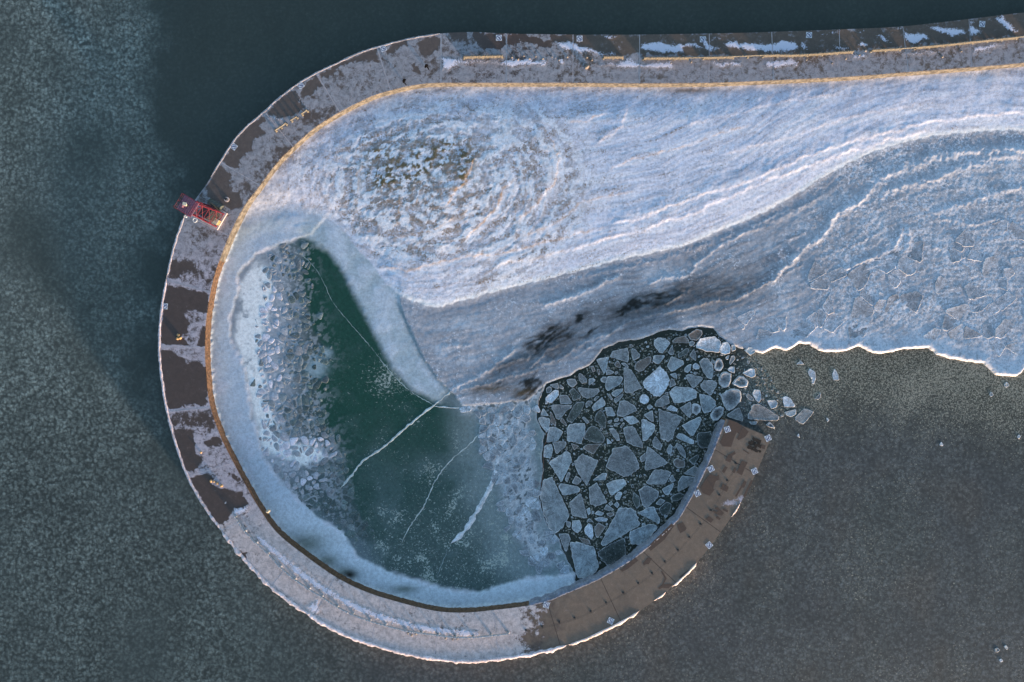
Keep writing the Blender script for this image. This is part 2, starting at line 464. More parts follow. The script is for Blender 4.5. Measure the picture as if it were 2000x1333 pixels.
RINGEDGE = [(610, 455), (575, 468), (540, 480), (501, 495), (465, 534), (465, 570), (450, 618), (449, 660), (459, 684), (474, 705), (483, 750), (492, 816), (499, 829), (512, 889), (538, 928),
            (589, 982), (628, 1015), (670, 1040), (700, 1088), (760, 1117), (815, 1134), (852, 1145), (890, 1154), (935, 1157), (972, 1144), (1021, 1131), (1124, 1120)]
CLEAR = [(600, 477), (592, 540), (600, 588), (612, 642), (630, 669), (645, 700), (618, 735), (614, 752), (630, 795), (640, 835), (664, 880), (676, 925), (688, 970), (709, 1015), (730, 1060),
         (745, 1100), (790, 1122), (852, 1140), (935, 1150), (1000, 1130), (1040, 1100), (1000, 1060), (985, 1010), (955, 960), (930, 900), (925, 850), (895, 815), (850, 796), (805, 765), (760, 716), (722, 640), (690, 580), (670, 535), (640, 495), (615, 470)]
BAND = [(600, 470), (560, 440), (600, 425), (655, 436), (675, 456), (725, 514), (780, 590), (807, 655), (825, 694), (855, 740), (879, 763), (860, 790), (805, 765), (760, 716), (722, 640), (690, 580), (670, 535), (640, 495)]
STRIP = [(500, 512), (520, 520), (533, 560), (520, 640), (505, 700), (520, 745), (515, 780), (530, 800), (548, 860), (600, 870), (640, 890), (600, 910), (545, 890), (515, 880), (500, 820), (480, 720), (462, 660), (470, 560)]
COBBLE = [(520, 500), (560, 487), (598, 482), (592, 540), (600, 588), (612, 642), (630, 669), (645, 700), (618, 735), (614, 752), (630, 795), (640, 835), (664, 880), (676, 925), (688, 970), (709, 1015), (730, 1060),
          (690, 1050), (640, 1012), (590, 975), (540, 925), (516, 880), (512, 800), (506, 740), (502, 690), (518, 620), (528, 560)]
RUBBLE = [(905, 800), (1000, 790), (1050, 795), (1046, 850), (1055, 930), (1050, 1000), (1080, 1060), (1110, 1112), (1040, 1112), (1000, 1050), (975, 990), (960, 930), (935, 880), (930, 830)]

# ------------------------------------------------------------------ water
def make_water():
    def ax(lo, hi, step):
        core = np.arange(lo, hi + 1e-6, step)
        far = np.array([4, 12, 30, 80, 200, 600, 2000, 6000.0])
        return np.concatenate([lo - far[::-1], core, hi + far])
    X, Y = np.meshgrid(ax(-130, 130, 1.0), ax(-100, 100, 1.0))
    nx, ny = X.shape[1], X.shape[0]
    x = X.ravel(); y = Y.ravel()
    px = 1000 + 10 * x; py = 666.5 - 10 * y
    lf = fbm(x * 0.03, y * 0.03, 4, 3); lf2 = fbm(x * 0.09 + 5, y * 0.05, 4, 9)
    wx = px + 26 * lf2 + 75 * fbm(x * 0.045 + 7, y * 0.045, 4, 23) + 34 * fbm(x * 0.25, y * 0.25, 4, 19)
    bx = np.interp(py, [-400, 0, 120, 250, 300, 420, 560, 700, 900, 1600], [300, 295, 275, 268, 300, 318, 300, 300, 330, 330])
    left = ss(40, -50, wx - bx)
    south = ss(700, 1000, py) * ss(330, 520, px)
    low = ss(820, 1000, py)
    west = np.maximum(left, low * ss(900, 500, px))
    slush = np.clip(np.maximum(0.10 + west * (0.72 + 0.6 * lf + 0.25 * lf2), 0.5 * np.maximum(low, ss(640, 700, py) * ss(1100, 1250, px))), 0, 1)
    col = np.tile(T(54, 64, 65), (len(x), 1))
    col = mixc(col, T(58, 67, 68), ss(-0.2, 0.7, lf) * 0.6)
    col = mixc(col, T(54, 63, 63), ss(230, 60, py) * ss(300, 420, px))
    col = mixc(col, T(76, 88, 92), np.clip(west * (0.8 + 0.55 * lf2 + 0.4 * lf), 0, 1) * ss(1333, 500, py + 0 * px))
    col = mixc(col, T(60, 71, 75), west * ss(650, 1000, py) * 0.9)
    right = ss(620, 700, py) * ss(1000, 1150, px)
    south2 = low * ss(420, 900, px)
    col = mixc(col, T(61, 68, 74), np.clip(np.maximum(right, south2) * (0.85 + 0.5 * lf), 0, 1))
    col = mixc(col, T(66, 69, 71), np.clip(south2 * ss(0.1, 0.6, lf2), 0, 1) * 0.6)
    dsh, _, _ = pdist(SHELFEDGE[20:], px, py)
    near = ss(220, 0, dsh + 30 * lf2) * ss(1420, 1500, px)
    col = mixc(col, T(60, 65, 62), near * 0.9)
    gap = ss(-25, 15, sdf([(1050, 740), (1165, 690), (1290, 640), (1430, 640), (1440, 720), (1425, 820), (1400, 900), (1340, 1020), (1250, 1100), (1130, 1160), (1100, 1060), (1040, 900)], px, py))
    col = mixc(col, T(42, 49, 46), gap)
    slush = slush * (1 - 0.85 * gap)
    edge_l = np.exp(-((wx - bx + 60) / 55) ** 2) * ss(700, 400, py)
    fleck = np.clip(1.0 * near + 0.36 * edge_l + 0.3 * right * (1 - gap) + 0.12 * west + 0.16 * south2, 0, 1)
    i = np.arange(nx * ny).reshape(ny, nx)
    F = np.stack([i[:-1, :-1], i[:-1, 1:], i[1:, 1:], i[1:, :-1]], -1).reshape(-1, 4)
    me = mesh_np('water', np.stack([x, y, np.zeros_like(x)], 1), F, col, {'slush': slush, 'fleck': fleck})
    tag(link('water', me, MAT['water']), kind='structure')
make_water()

# ------------------------------------------------------------------ sand spit, shelf ice and basin ice: one height field cut in three
RIDGES_SPIT = [  # polyline (left to right), height m, falloff px behind, sand tint
    ([(728, 514), (770, 526), (815, 527), (845, 518), (905, 503), (960, 501), (996, 493), (1080, 470), (1150, 452), (1190, 445)], .20, 30, .5),
    ([(860, 415), (878, 400), (887, 379), (909, 364), (917, 340), (927, 322), (934, 305)], .28, 30, 1.0),
    ([(932, 312), (920, 307), (910, 283)], .2, 14, 1.0),
    ([(1000, 442), (1030, 420), (1056, 392), (1086, 355), (1090, 302), (1071, 265), (1045, 240)], .20, 30, .45),
    ([(900, 478), (914, 467), (944, 437), (965, 415), (977, 396), (985, 370), (1011, 347)], .24, 22, .8),
    ([(704, 427), (700, 400), (704, 352), (692, 322)], .10, 12, .5),
    ([(780, 448), (785, 376)], .08, 10, .9), ([(812, 415), (824, 370)], .08, 10, .9),
    ([(1190, 445), (1269, 422), (1344, 392), (1419, 370), (1475, 351), (1531, 325), (1600, 299), (1669, 277), (1744, 259), (1800, 244), (1875, 232), (2000, 223), (2200, 215), (2400, 205)], .20, 26, .1),
    ([(1100, 494), (1212, 462), (1290, 440), (1362, 415), (1437, 381), (1494, 355), (1550, 338), (1600, 319), (1669, 296), (1744, 275), (1819, 258)], .18, 24, .05),
    ([(1180, 338), (1201, 329), (1250, 310), (1287, 302), (1344, 287), (1400, 265), (1470, 245)], .14, 22, .5),
    ([(1000, 470), (1060, 452), (1110, 420), (1137, 395), (1201, 381), (1260, 372)], .12, 22, .4),
    ([(1105, 247), (1140, 243), (1190, 224)], .14, 18, .7),
    ([(1160, 288), (1182, 276), (1212, 250), (1227, 205)], .13, 20, .25),
    ([(760, 470), (800, 462), (850, 450), (900, 425), (930, 400)], .10, 18, .35),
    ([(1400, 310), (1470, 290), (1540, 270), (1620, 245), (1700, 225), (1800, 205)], .09, 20, .1),
    ([(1330, 255), (1400, 232), (1480, 215), (1540, 200), (1640, 190)], .09, 20, .1),
    ([(960, 524), (1040, 508), (1120, 490)], .10, 18, .2),
]
RIDGES_SHELF = [  # polyline, half width px, height m, whiteness
    ([(1507, 550), (1527, 527), (1550, 507), (1565, 485), (1582, 477), (1607, 460), (1616, 446), (1631, 420), (1680, 394), (1702, 367)], 5, .22, .8),
    ([(1702, 362), (1762, 330), (1819, 311), (1875, 300), (2000, 290), (2200, 285)], 8, .16, .55), ([(1725, 375), (1819, 352), (1875, 330), (1950, 311), (2000, 300), (2200, 296)], 8, .14, .5),
    ([(1820, 415), (1894, 397), (1950, 375), (2000, 366), (2150, 350)], 5, .10, .45),
    ([(1262, 557), (1295, 542), (1336, 541), (1354, 530), (1361, 514), (1383, 498), (1401, 483), (1435, 465), (1469, 444), (1540, 410)], 2, .10, .6),
    ([(1060, 597), (1120, 580), (1156, 566), (1183, 550), (1214, 539)], 4, .15, .6),
    ([(1221, 613), (1255, 602), (1291, 597), (1322, 582), (1345, 568)], 2, .14, .75),
    ([(1120, 699), (1176, 663), (1214, 636), (1237, 627), (1277, 615), (1329, 606), (1363, 597), (1390, 588), (1435, 586), (1457, 575), (1502, 550)], 2, .12, .6),
    ([(900, 760), (960, 748), (990, 736), (1026, 728), (1050, 706), (1068, 685), (1092, 672)], 2, .12, .6), ([(1026, 732), (1060, 712), (1092, 703), (1140, 670), (1180, 655), (1220, 640)], 2, .12, .55),
    ([(972, 718), (1005, 703), (1050, 697)], 2, .10, .6), ([(882, 762), (930, 738), (960, 721), (985, 700), (1010, 680)], 3, .12, .5),
    ([(860, 680), (890, 675), (905, 678), (925, 672)], 3, .06, .5), ([(1262, 640), (1300, 612), (1330, 604)], 2, .08, .45),
    ([(1640, 530), (1700, 505), (1742, 488), (1755, 465), (1760, 445)], 3, .16, .6), ([(1770, 440), (1775, 465), (1768, 490)], 4, .12, .7),
    ([(1818, 478), (1838, 490), (1850, 505)], 3, .08, .6), ([(1820, 425), (1900, 440), (1960, 425)], 2, .08, .4), ([(1650, 533), (1664, 556), (1678, 580)], 2, .1, .8),
    ([(1540, 470), (1600, 440), (1680, 405), (1760, 372), (1840, 350)], 2, .06, -.3), ([(1480, 560), (1560, 520), (1640, 490), (1720, 455)], 2, .05, -.3),
    ([(1120, 545), (1200, 527), (1300, 505), (1400, 470), (1500, 440), (1600, 385)], 4, .08, .12),
]
DARKS = [  # melted, dark thin ice: cx, cy, rx, ry, angle deg (px, y down), strength
    (1240, 622, 190, 24, -20, .39), (1060, 690, 90, 18, -33, .38), (1400, 575, 80, 24, -15, .25), (1066, 662, 42, 15, -33, .88), (1000, 706, 40, 8, -28, .45), (1132, 621, 12, 8, 0, .98), (1108, 656, 14, 7, -30, .7), (1217, 608, 16, 7, -20, 1.0), (1246, 593, 15, 10, -30, 1.0),
    (1280, 585, 48, 13, -14, .75), (1320, 572, 40, 11, -12, .55), (1420, 566, 52, 24, -12, .42), (1151, 651, 22, 3, -33, .85), (958, 757, 42, 9, -14, .6), (1034, 758, 26, 17, -42, .95), (1090, 692, 22, 12, -40, .45),
    (1158, 552, 22, 5, -14, .4), (1165, 612, 55, 16, -18, .35), (1188, 690, 26, 12, -40, .25), (1300, 622, 60, 10, -14, .25), (980, 720, 30, 5, -30, .5), (1345, 508, 30, 6, -20, .2), (1240, 612, 40, 12, -15, .4), (1385, 560, 30, 30, 0, .2)]
CRACK_SEEDS = RNG.rand(150, 2)

def make_ground():
    st = 0.2
    gx = np.arange(-61.0, 118.0 + 1e-6, st); gy = np.arange(-56.0, 64.0 + 1e-6, st)
    X, Y = np.meshgrid(gx, gy); nx, ny = len(gx), len(gy)
    fx_ = X.ravel(); fy_ = Y.ravel()
    PX = 1000 + 10 * fx_; PY = 666.5 - 10 * fy_
    coarse = inside(FIELD, PX, PY)
    c2 = coarse.reshape(ny, nx)
    for _ in range(4):      # grow by a few cells for the drop-off at the edge
        g = c2.copy(); g[1:] |= c2[:-1]; g[:-1] |= c2[1:]; g[:, 1:] |= c2[:, :-1]; g[:, :-1] |= c2[:, 1:]; c2 = g
    keep = c2.ravel()
    ids = np.nonzero(keep)[0]
    px = PX[ids]; py = PY[ids]; x = fx_[ids]; y = fy_[ids]
    n = len(ids)
    # gently ragged outlines
    jx = 3.0 * fbm(x * 0.8, y * 0.8, 3, 21); jy = 3.0 * fbm(x * 0.8 + 50, y * 0.8, 3, 22)
    qx = px + jx; qy = py + jy
    openl = BASINEDGE[:-1][::-1] + SHELFEDGE
    dE, _, _ = pdist(openl, px + 0.5 * jx, py + 0.5 * jy)
    ins = inside(FIELD, px + 0.5 * jx, py + 0.5 * jy)
    e = np.where(ins, dE, -dE)                      # px from the open-water edge, + = on the ice
    sp = sdf(SPIT, qx, qy); sh = sdf(SHELF, qx, qy)
    wall_d, _, wall_u = pdist([tuple(p) for p in innc[::10]], px * 1.0, py * 1.0)
    lk_ = ss(700, 620, px)
    wk = ss(-1.5, 1.5, sp) * (1 - lk_) + ss(-26, 26, sp) * lk_    # 1 on the spit
    dS1, sgS1, uS1 = pdist(S1, px, py)
    shk = np.where((dS1 < 30) & (px > 785) & (sp > -1), 1.0, ss(-2, 2, sh))
    # ---- noises
    n_big = fbm(x * 0.05, y * 0.05, 4, 31); n_mid = fbm(x * 0.22, y * 0.22, 5, 32); n_fine = fbm(x * 0.9, y * 0.9, 4, 33); n_tiny = fbm(x * 2.2, y * 2.2, 2, 34)
    t = dS1 + 4 * n_mid + 9 * n_big
    dune_r = np.sqrt(((px - 830) / 165) ** 2 + ((py - 365) / 125) ** 2)
    ang = np.arctan2(py - 365, px - 830); ang = ang * (1 - ss(2.3, 3.14, np.abs(ang)))
    tp = dune_r * 165 + 10 * n_mid + 20 * n_big
    wr_ = ss(2.4, 1.5, dune_r)
    streak = fbm(uS1 / 130.0, t / 8.0, 4, 41) * (1 - wr_) + fbm(ang * 1.5, tp / 10.0, 4, 141) * wr_
    streak2 = fbm(uS1 / 60.0, t / 3.6, 3, 42) * (1 - wr_) + fbm(ang * 4.0, tp / 4.4, 3, 142) * wr_
    # ---- heights
    dune = ss(1.15, 0.25, dune_r)
    dune2 = ss(1.2, 0.2, np.sqrt(((px - 1010) / 90) ** 2 + ((py - 330) / 110) ** 2))
    hsp = 0.42 + 0.9 * (1 - np.exp(-np.maximum(sp, 0) / 110.0)) + 0.30 * dune + 0.12 * dune2 + 0.008 * n_mid + 0.010 * n_fine + 0.020 * streak
    hsp += 0.02 * fbm(x * 0.13, y * 0.13, 3, 44) + 0.009 * streak2
    snp0 = ss(0.02, 0.13, 0.75 * fbm(ang * 3.2 + 0.3 * n_mid, tp / 17.0 + 0.3 * n_fine, 4, 48) + 0.55 * fbm(x * 0.3 + 0.3 * n_fine + 11, y * 0.4, 4, 49))
    tuss = ss(0.05, 0.4, n_fine + 0.3 * n_tiny)
    hsp += 0.022 * snp0 * ss(2.1, 1.2, dune_r)
    hsp += 0.018 * tuss * ss(1.7, 0.6, dune_r)
    hsh = 0.34 + 0.03 * n_mid + (0.025 + 0.02 * ss(1450, 1650, px)) * n_fine + 0.03 * ss(0.12, 0.0, np.abs(n_fine)) * ss(1450, 1650, px) + 0.025 * streak
    hba = 0.10 + 0.006 * n_mid
    ring = ss(-3, 4, -sdf([tuple(p) for p in RINGEDGE] + [(1126, 1300), (300, 1300), (300, 370), (680, 370)], qx, qy))
    ringk = (1 - ring)
    hba = hba + ringk * (0.10 + 0.10 * ss(60, 10, wall_d) + 0.03 * n_mid)
    band = np.maximum(ss(-6, 14, sdf(BAND, qx, qy)), ss(-40, -5, sp) * ss(880, 800, px))
    hba = hba + band * (0.10 + 0.03 * n_mid)
    rub = np.maximum(ss(-8, 25, sdf(RUBBLE, qx + 10 * n_mid, qy + 10 * n_fine)), ss(-30, -2, sh) * ss(885, 915, px))
    hba = hba + rub * (0.08 + 0.05 * n_fine + 0.03 * n_tiny)
    hb_ = hba * (1 - shk) + hsh * shk
    lf_ = ss(800, 740, px)
    wh_ = ss(-11, 5, sp) * (1 - lf_) + ss(-18, 40, sp) * lf_
    hsp = hsp - 0.22 * lf_ * ss(60, 0, sp)
    hsp = hsp + (0.92 + 0.12 * n_mid - hsp) * ss(80, 10, wall_d) * (1 - lf_ * ss(60, 0, sp)) * 0.95
    h = hb_ * (1 - wh_) + hsp * wh_
    # scarp of the spit falls over about a metre
    tint = np.zeros(n); below = np.zeros(n)
    for pl, A, back, sand in RIDGES_SPIT:
        d, sg, u = pdist(pl, qx + 2 * n_fine * 3, qy + 2 * n_mid * 3, rmax=back * 2.6)
        L = sum(math.hypot(b[0] - a[0], b[1] - a[1]) for a, b in zip(pl[:-1], pl[1:]))
        endf = ss(0, 25, u) * ss(0, 25, L - u)
        sd = d * sg
        prof = ss(-2.5, 2.5, sd) * np.exp(-(np.maximum(sd, 0) / back) ** 2) * (d < back * 2.5)
        h += (0.45 if sand > 0.3 else 0.7) * A * prof * endf * (0.7 + 0.6 * n_mid) * wk
        below = np.maximum(below, np.exp(-((sd + 7) / 5.0) ** 2) * endf * ss(-0.5, 0.1, n_mid))
        tint = np.maximum(tint, sand * np.exp(-((sd - 0.5) / 1.5) ** 2) * endf * ss(-0.5, 0.25, n_fine))
    # ---- colours
    snowA = T(175, 193, 226); snowB = T(154, 170, 201); snowC = T(188, 204, 233); sand = T(150, 128, 104); veg = T(88, 84, 66)
    cs = np.tile(snowA, (n, 1))
    cs = mixc(cs, snowB, np.clip(ss(0.0, 0.4, streak) * 0.85 + 0.15 * ss(0.0, 0.5, n_mid), 0, 1))
    cs = mixc(cs, T(140, 154, 182), ss(0.08, 0.4, streak2) * 0.32)
    cs = mixc(cs, snowC, ss(-0.1, -0.4, streak2) * 0.35)
    cs = mixc(cs, snowC, ss(0.1, 0.5, fbm(uS1 / 160.0, t / 24.0, 3, 55)) * 0.6)
    cs = mixc(cs, T(150, 160, 182), ss(26, 6, wall_d) * 0.6)  # shaded strip at the wall foot, painted into the snow colour
    rings = fbm(ang * 2.2, tp / 11.0, 4, 46)
    lines = np.maximum(ss(0.07, 0.0, np.abs(streak - 0.06)) * ss(1.05, 1.3, dune_r), ss(0.09, 0.0, np.abs(rings)) * ss(1.9, 1.0, dune_r))
    lines2 = ss(0.06, 0.0, np.abs(streak2 + 0.02)) * ss(1.1, 1.5, dune_r)
    patchy = ss(-0.25, 0.35, fbm(x * 0.09 + 9, y * 0.09, 4, 47))
    cs = mixc(cs, T(140, 146, 160), np.clip(lines2 * patchy * ss(1700, 1300, px), 0, 1) * 0.55)
    cs = mixc(cs, T(132, 126, 122), np.clip(lines * patchy * (0.35 + 0.65 * ss(1500, 1150, px)) * ss(-0.3, 0.2, n_fine), 0, 1) * 0.75)
    cs = mixc(cs, T(146, 156, 178), ss(0.0, 0.35, rings) * ss(1.8, 0.9, dune_r) * 0.6)
    greyd = np.clip(dune * 1.1, 0, 1) * ss(-0.35, 0.2, n_mid + 0.5 * n_fine)
    cs = mixc(cs, T(138, 148, 168), greyd * 0.7)
    sk = np.clip(dune * ss(0.12, 0.42, n_fine + 0.45 * n_mid) * 0.75 + 0.35 * ss(1.6, 0.7, dune_r) * ss(0.25, 0.5, n_fine), 0, 1)
    cs = mixc(cs, T(116, 116, 122), sk)
    vg = sum(np.exp(-(((px - a) / r) ** 2 + ((py - b) / s) ** 2)) for a, b, r, s in ((780, 340, 55, 22), (830, 318, 50, 20), (905, 312, 22, 26), (860, 290, 40, 12), (760, 355, 40, 14), (740, 305, 22, 12), (905, 340, 14, 30)))
    vgm = np.clip(vg, 0, 1) * ss(-0.02, 0.22, n_fine + 0.4 * n_tiny + 0.35 * n_mid)
    cs = mixc(cs, veg, np.clip(vgm * 1.1, 0, 0.95))
    smoothsnow = np.clip(sum(np.exp(-(((px - a) / r) ** 2 + ((py - b) / s) ** 2)) for a, b, r, s in ((800, 312, 45, 10), (950, 340, 18, 22), (880, 260, 45, 9), (770, 335, 12, 8), (990, 250, 40, 18), (830, 300, 12, 20), (900, 370, 30, 12))), 0, 1)
    cs = mixc(cs, snowC, smoothsnow * ss(0.25, -0.1, n_mid) * 0.85)
    snp = snp0
    area_ = np.maximum(np.maximum(ss(1.5, 0.9, dune_r), 0.85 * ss(2.2, 1.7, dune_r) * ss(-60, 60, px - 900) * ss(180, 240, py)), 0.6 * ss(2.1, 1.4, dune_r) * ss(-0.1, 0.3, fbm(x * 0.1 + 31, y * 0.1, 3, 57))) * ss(-6, 18, sp)
    cs = mixc(cs, T(140, 150, 170), area_ * (1 - snp) * ss(-0.45, 0.25, n_fine + 0.4 * n_tiny) * 0.75)
    crust = np.abs(n_fine + 0.35 * n_tiny); patch2 = ss(-0.05, 0.3, fbm(uS1 / 70.0, t / 16.0, 4, 58))
    cs = mixc(cs, T(132, 142, 164), ss(0.12, 0.02, crust) * patch2 * 0.55)  # small sharp shadows of crusty snow, painted as darker lines
    cs = mixc(cs, T(190, 206, 235), np.clip(snp * area_ * (1 - np.clip(vgm * 1.5, 0, 1)), 0, 1) * 0.9)
    cs = mixc(cs, snowC, np.clip(below, 0, 1) * 0.8)
    cs = mixc(cs, T(124, 124, 128), np.clip(np.maximum(lines, 0.8 * ss(0.10, 0.0, np.abs(rings - 0.25))) * area_ * ss(-0.25, 0.2, n_fine + 0.5 * n_tiny), 0, 1) * 0.6)
    cs = mixc(cs, T(122, 122, 126), np.clip(dune * ss(0.1, 0.4, n_fine + 0.5 * n_tiny) * (1 - 0.7 * snp), 0, 1) * 0.55)
    cs = mixc(cs, veg, np.clip(vgm * 1.25, 0, 0.95))
    cs = mixc(cs, sand, np.clip(tint * 1.1, 0, 0.9))
    cs = mixc(cs, T(206, 212, 232), np.exp(-((sp - 1) / 7) ** 2) * 0.8 * (1 - lf_))  # white snow of the scarp, with its sunlit brightness painted in
    # smooth pale apron at the head of the basin, on the west end
    cs = mixc(cs, T(146, 163, 190), ss(620, 520, px) * ss(330, 400, py) * 0.75)
    cs = mixc(cs, T(96, 88, 82), np.exp(-(((px - 1345) / 45) ** 2 + ((py - 181) / 5) ** 2)) * 0.8)
    ch = np.tile(T(136, 149, 171), (n, 1))
    ch = mixc(ch, T(110, 121, 140), ss(0.0, 0.5, streak + 0.4 * n_mid) * (0.35 + 0.5 * ss(950, 1150, px)))
    ch = mixc(ch, T(150, 168, 194), ss(0.05, 0.45, fbm(x * 0.16, y * 0.2, 5, 61) + 0.25 * streak2) * 0.75)
    rightk = ss(1480, 1700, px)
    ch = mixc(ch, T(140, 153, 174), rightk * 0.5)
    ch = mixc(ch, T(166, 184, 212), np.clip(ss(75, 8, e) * ss(1440, 1520, px) * (0.75 + 0.6 * n_mid), 0, 1) * 0.85)
    ch = mixc(ch, T(118, 130, 152), np.exp(-((sp + 14) / 14) ** 2) * 0.55)
    ch = mixc(ch, T(178, 190, 210), ss(0.10, 0.0, np.abs(n_fine + 0.2 * n_tiny)) * rightk * ss(-0.3, 0.3, n_mid) * 0.6)
    ch = mixc(ch, T(112, 124, 142), ss(0.25, 0.5, n_fine) * rightk * 0.5)
    for pl, hw, A, wh in RIDGES_SHELF:
        d, sg, u = pdist(pl, qx + 3 * n_fine, qy + 3 * n_tiny, rmax=hw * 5 + 8)
        L = sum(math.hypot(b[0] - a[0], b[1] - a[1]) for a, b in zip(pl[:-1], pl[1:]))
        k = np.exp(-(d / hw) ** 2) * ss(0, 20, u + 8) * ss(0, 20, L - u + 8) * np.clip(0.75 + 0.9 * n_fine, 0, 1.4)
        h += A * k * (1 - wk) * ss(-2, 6, e)
        ch = mixc(ch, T(186, 200, 224) if wh > 0 else T(96, 108, 128), np.clip(abs(wh) * k, 0, 1))
    dk_ = np.zeros(n)
    for cx, cy, rx, ry, ang, st_ in DARKS:
        rx *= 1.35; ry *= 1.45; a = math.radians(ang)
        q = np.nonzero(((px - cx) ** 2 + (py - cy) ** 2) < (3 * max(rx, ry)) ** 2)[0]
        ux = (px[q] + 9 * n_mid[q] - cx) * math.cos(a) + (py[q] + 9 * n_fine[q] - cy) * math.sin(a); uy = -(px[q] - cx) * math.sin(a) + (py[q] + 7 * n_mid[q] - cy) * math.cos(a)
        k = np.exp(-((ux / rx) ** 2 + (uy / ry) ** 2)) * st_
        k = k * np.clip(0.8 + 0.8 * fbm(ux / 20.0, uy / 7.0, 4, 81 + int(cx)), 0, 1.5)
        k = k if st_ < 0.4 else 0.8 * k + 0.28 * ss(0.28, 0.62, k) * st_
        dk_[q] = np.maximum(dk_[q], k)
        ch[q] = mixc(ch[q], T(28, 33, 36), np.clip(k * 1.15, 0, 1))
    ch = mixc(ch, T(92, 80, 62), np.clip(np.exp(-(((px - 1022) / 22) ** 2 + ((py - 768) / 10) ** 2)) + np.exp(-(((px - 960) / 40) ** 2 + ((py - 760) / 8) ** 2)), 0, 1) * 0.55)
    # ---- basin
    gk = ss(0.3, 0.92, ((px - 680) * .49 + (py - 640) * .87) / 506 + 0.12 * n_big + 0.06 * n_mid)
    cb = mixc(np.tile(T(30, 65, 61), (n, 1)), T(62, 82, 87), gk)
    cb = mixc(cb, T(46, 74, 76), ss(0.05, 0.5, n_mid) * 0.5)
    clr = sdf(CLEAR, qx + 8 * n_mid, qy + 8 * n_mid)
    cb = mixc(cb, T(90, 108, 124), ss(6, -30, clr) * 0.75)
    # cobble zone ground: dark between the pancakes
    cob = ss(-4, 8, sdf(COBBLE, qx, qy))
    cb = mixc(cb, T(130, 146, 168), ss(560, 525, px) * ss(-4, -22, clr) * 0.8)
    cb = mixc(cb, T(58, 76, 83), np.clip(cob * (0.8 + 0.4 * n_mid), 0, 1))
    cb = mixc(cb, T(140, 156, 180), np.clip(ss(620, 520, px + 40 * n_mid + 25 * n_fine) * cob * 0.8, 0, 1) * ss(1000, 900, py))
    cb = mixc(cb, T(146, 160, 184), np.exp(-(((px - 590) / 60) ** 2 + ((py - 890) / 32) ** 2)) * ss(-0.4, 0.2, n_fine + n_mid) * 0.85)
    clump = ss(0.10, 0.26, n_fine + 0.55 * n_mid + 0.3 * n_tiny)
    cb = mixc(cb, T(150, 166, 188), clump * ss(-70, 30, sdf(COBBLE, qx, qy, rmax=100)) * ss(1.0, 0.2, (px - 500 - 0.12 * (py - 500)) / 190.0) * 0.7)
    strip = ss(-8, 6, sdf(STRIP, qx + 9 * n_mid, qy + 9 * n_mid))
    cb = mixc(cb, T(206, 212, 236), np.clip(strip * ss(-0.6, 0.05, n_mid + 0.7 * n_fine + 0.3), 0, 1) * 0.97)
    cb = mixc(cb, T(148, 163, 184), np.clip(rub * (0.9 + 0.4 * n_fine), 0, 1))
    cb = mixc(cb, T(56, 72, 82), rub * ss(0.22, 0.34, n_fine + 0.3 * n_tiny) * 0.85)
    cb = mixc(cb, T(180, 194, 214), rub * ss(0.10, 0.0, np.abs(n_fine + 0.05)) * 0.6)
    cb = mixc(cb, T(100, 120, 134), ss(0.0, 0.6, fbm(x * 0.1 + 3, y * 0.1, 5, 63)) * gk * 0.4 * (1 - rub))
    cb = mixc(cb, T(112, 132, 146), ss(90, 0, np.abs(sdf(RUBBLE, qx + 25 * n_mid, qy + 25 * n_big, rmax=120) + 15)) * 0.75 * (1 - rub) * ss(840, 930, px))
    ringc = mixc(np.tile(T(152, 175, 204), (n, 1)), T(134, 158, 182), np.clip(ss(55, 5, wall_d) * (0.5 + 0.7 * n_big), 0, 1))
    ringc = mixc(ringc, T(162, 180, 210), ss(0.0, 0.5, n_mid) * 0.5)
    ringc = mixc(ringc, T(178, 198, 222), ss(930, 1050, py) * 0.75)
    for cx, cy, rx, ry in ((675, 1118, 26, 12), (600, 1060, 40, 22), (790, 1150, 26, 8), (640, 1095, 24, 14)):
        ringc = mixc(ringc, T(84, 100, 98), np.exp(-(((px - cx) / rx) ** 2 + ((py - cy) / ry) ** 2)) * 0.8)
    ringc = mixc(ringc, T(30, 32, 28), np.exp(-(((px - 684) / 13) ** 2 + ((py - 1122) / 8) ** 2)))
    cb = mixc(cb, ringc, np.clip(ringk * (0.96 + 0 * n_mid), 0, 1))
    dR, _, _ = pdist(RINGEDGE, qx, qy, rmax=20)
    cb = mixc(cb, T(176, 188, 214), np.exp(-((dR - 2) / 3.0) ** 2) * 0.55 * ss(-0.3, 0.2, n_mid) * (1 - wk))
    bandc = mixc(np.tile(T(140, 163, 186), (n, 1)), T(158, 179, 206), np.clip(ss(-0.3, 0.4, n_mid), 0, 1))
    cb = mixc(cb, bandc, np.clip(band * 1.0, 0, 1))
    for cx, cy, rx, ry in ((620, 712, 17, 20), (640, 690, 9, 9), (612, 724, 22, 12)):
        cb = mixc(cb, T(122, 150, 172), np.exp(-(((px + 6 * n_fine - cx) / rx) ** 2 + ((py - cy) / ry) ** 2)) * 0.85)
    # broken white collar at the foot of the wall
    col_w = ss(17, 8, wall_d + 6 * n_fine)
    c = cb * ((1 - wk) * (1 - shk))[:, None] + ch * (shk * (1 - wk))[:, None] + cs * wk[:, None]
    c = mixc(c, T(172, 180, 204), np.clip(col_w * ss(-0.35, 0.1, n_fine + 0.5 * n_tiny), 0, 1) * 0.8 * (1 - 0.5 * wk))
    h += col_w * (0.25 + 0.35 * np.maximum(n_fine, 0) + 0.15 * n_tiny) * (1 - 0.8 * wk)
    # ---- edge to open water
    lip = 0.22 * ss(22, 4, e) * ss(1440, 1500, px)
    h += lip * (0.8 + 0.6 * n_mid)
    c = mixc(c, T(198, 202, 220), ss(9, 2, e) * 0.65 * ss(1440, 1500, px))
    c = mixc(c, T(160, 172, 192), ss(4.0, 1.0, e) * 0.6 * ss(1440, 1400, px))
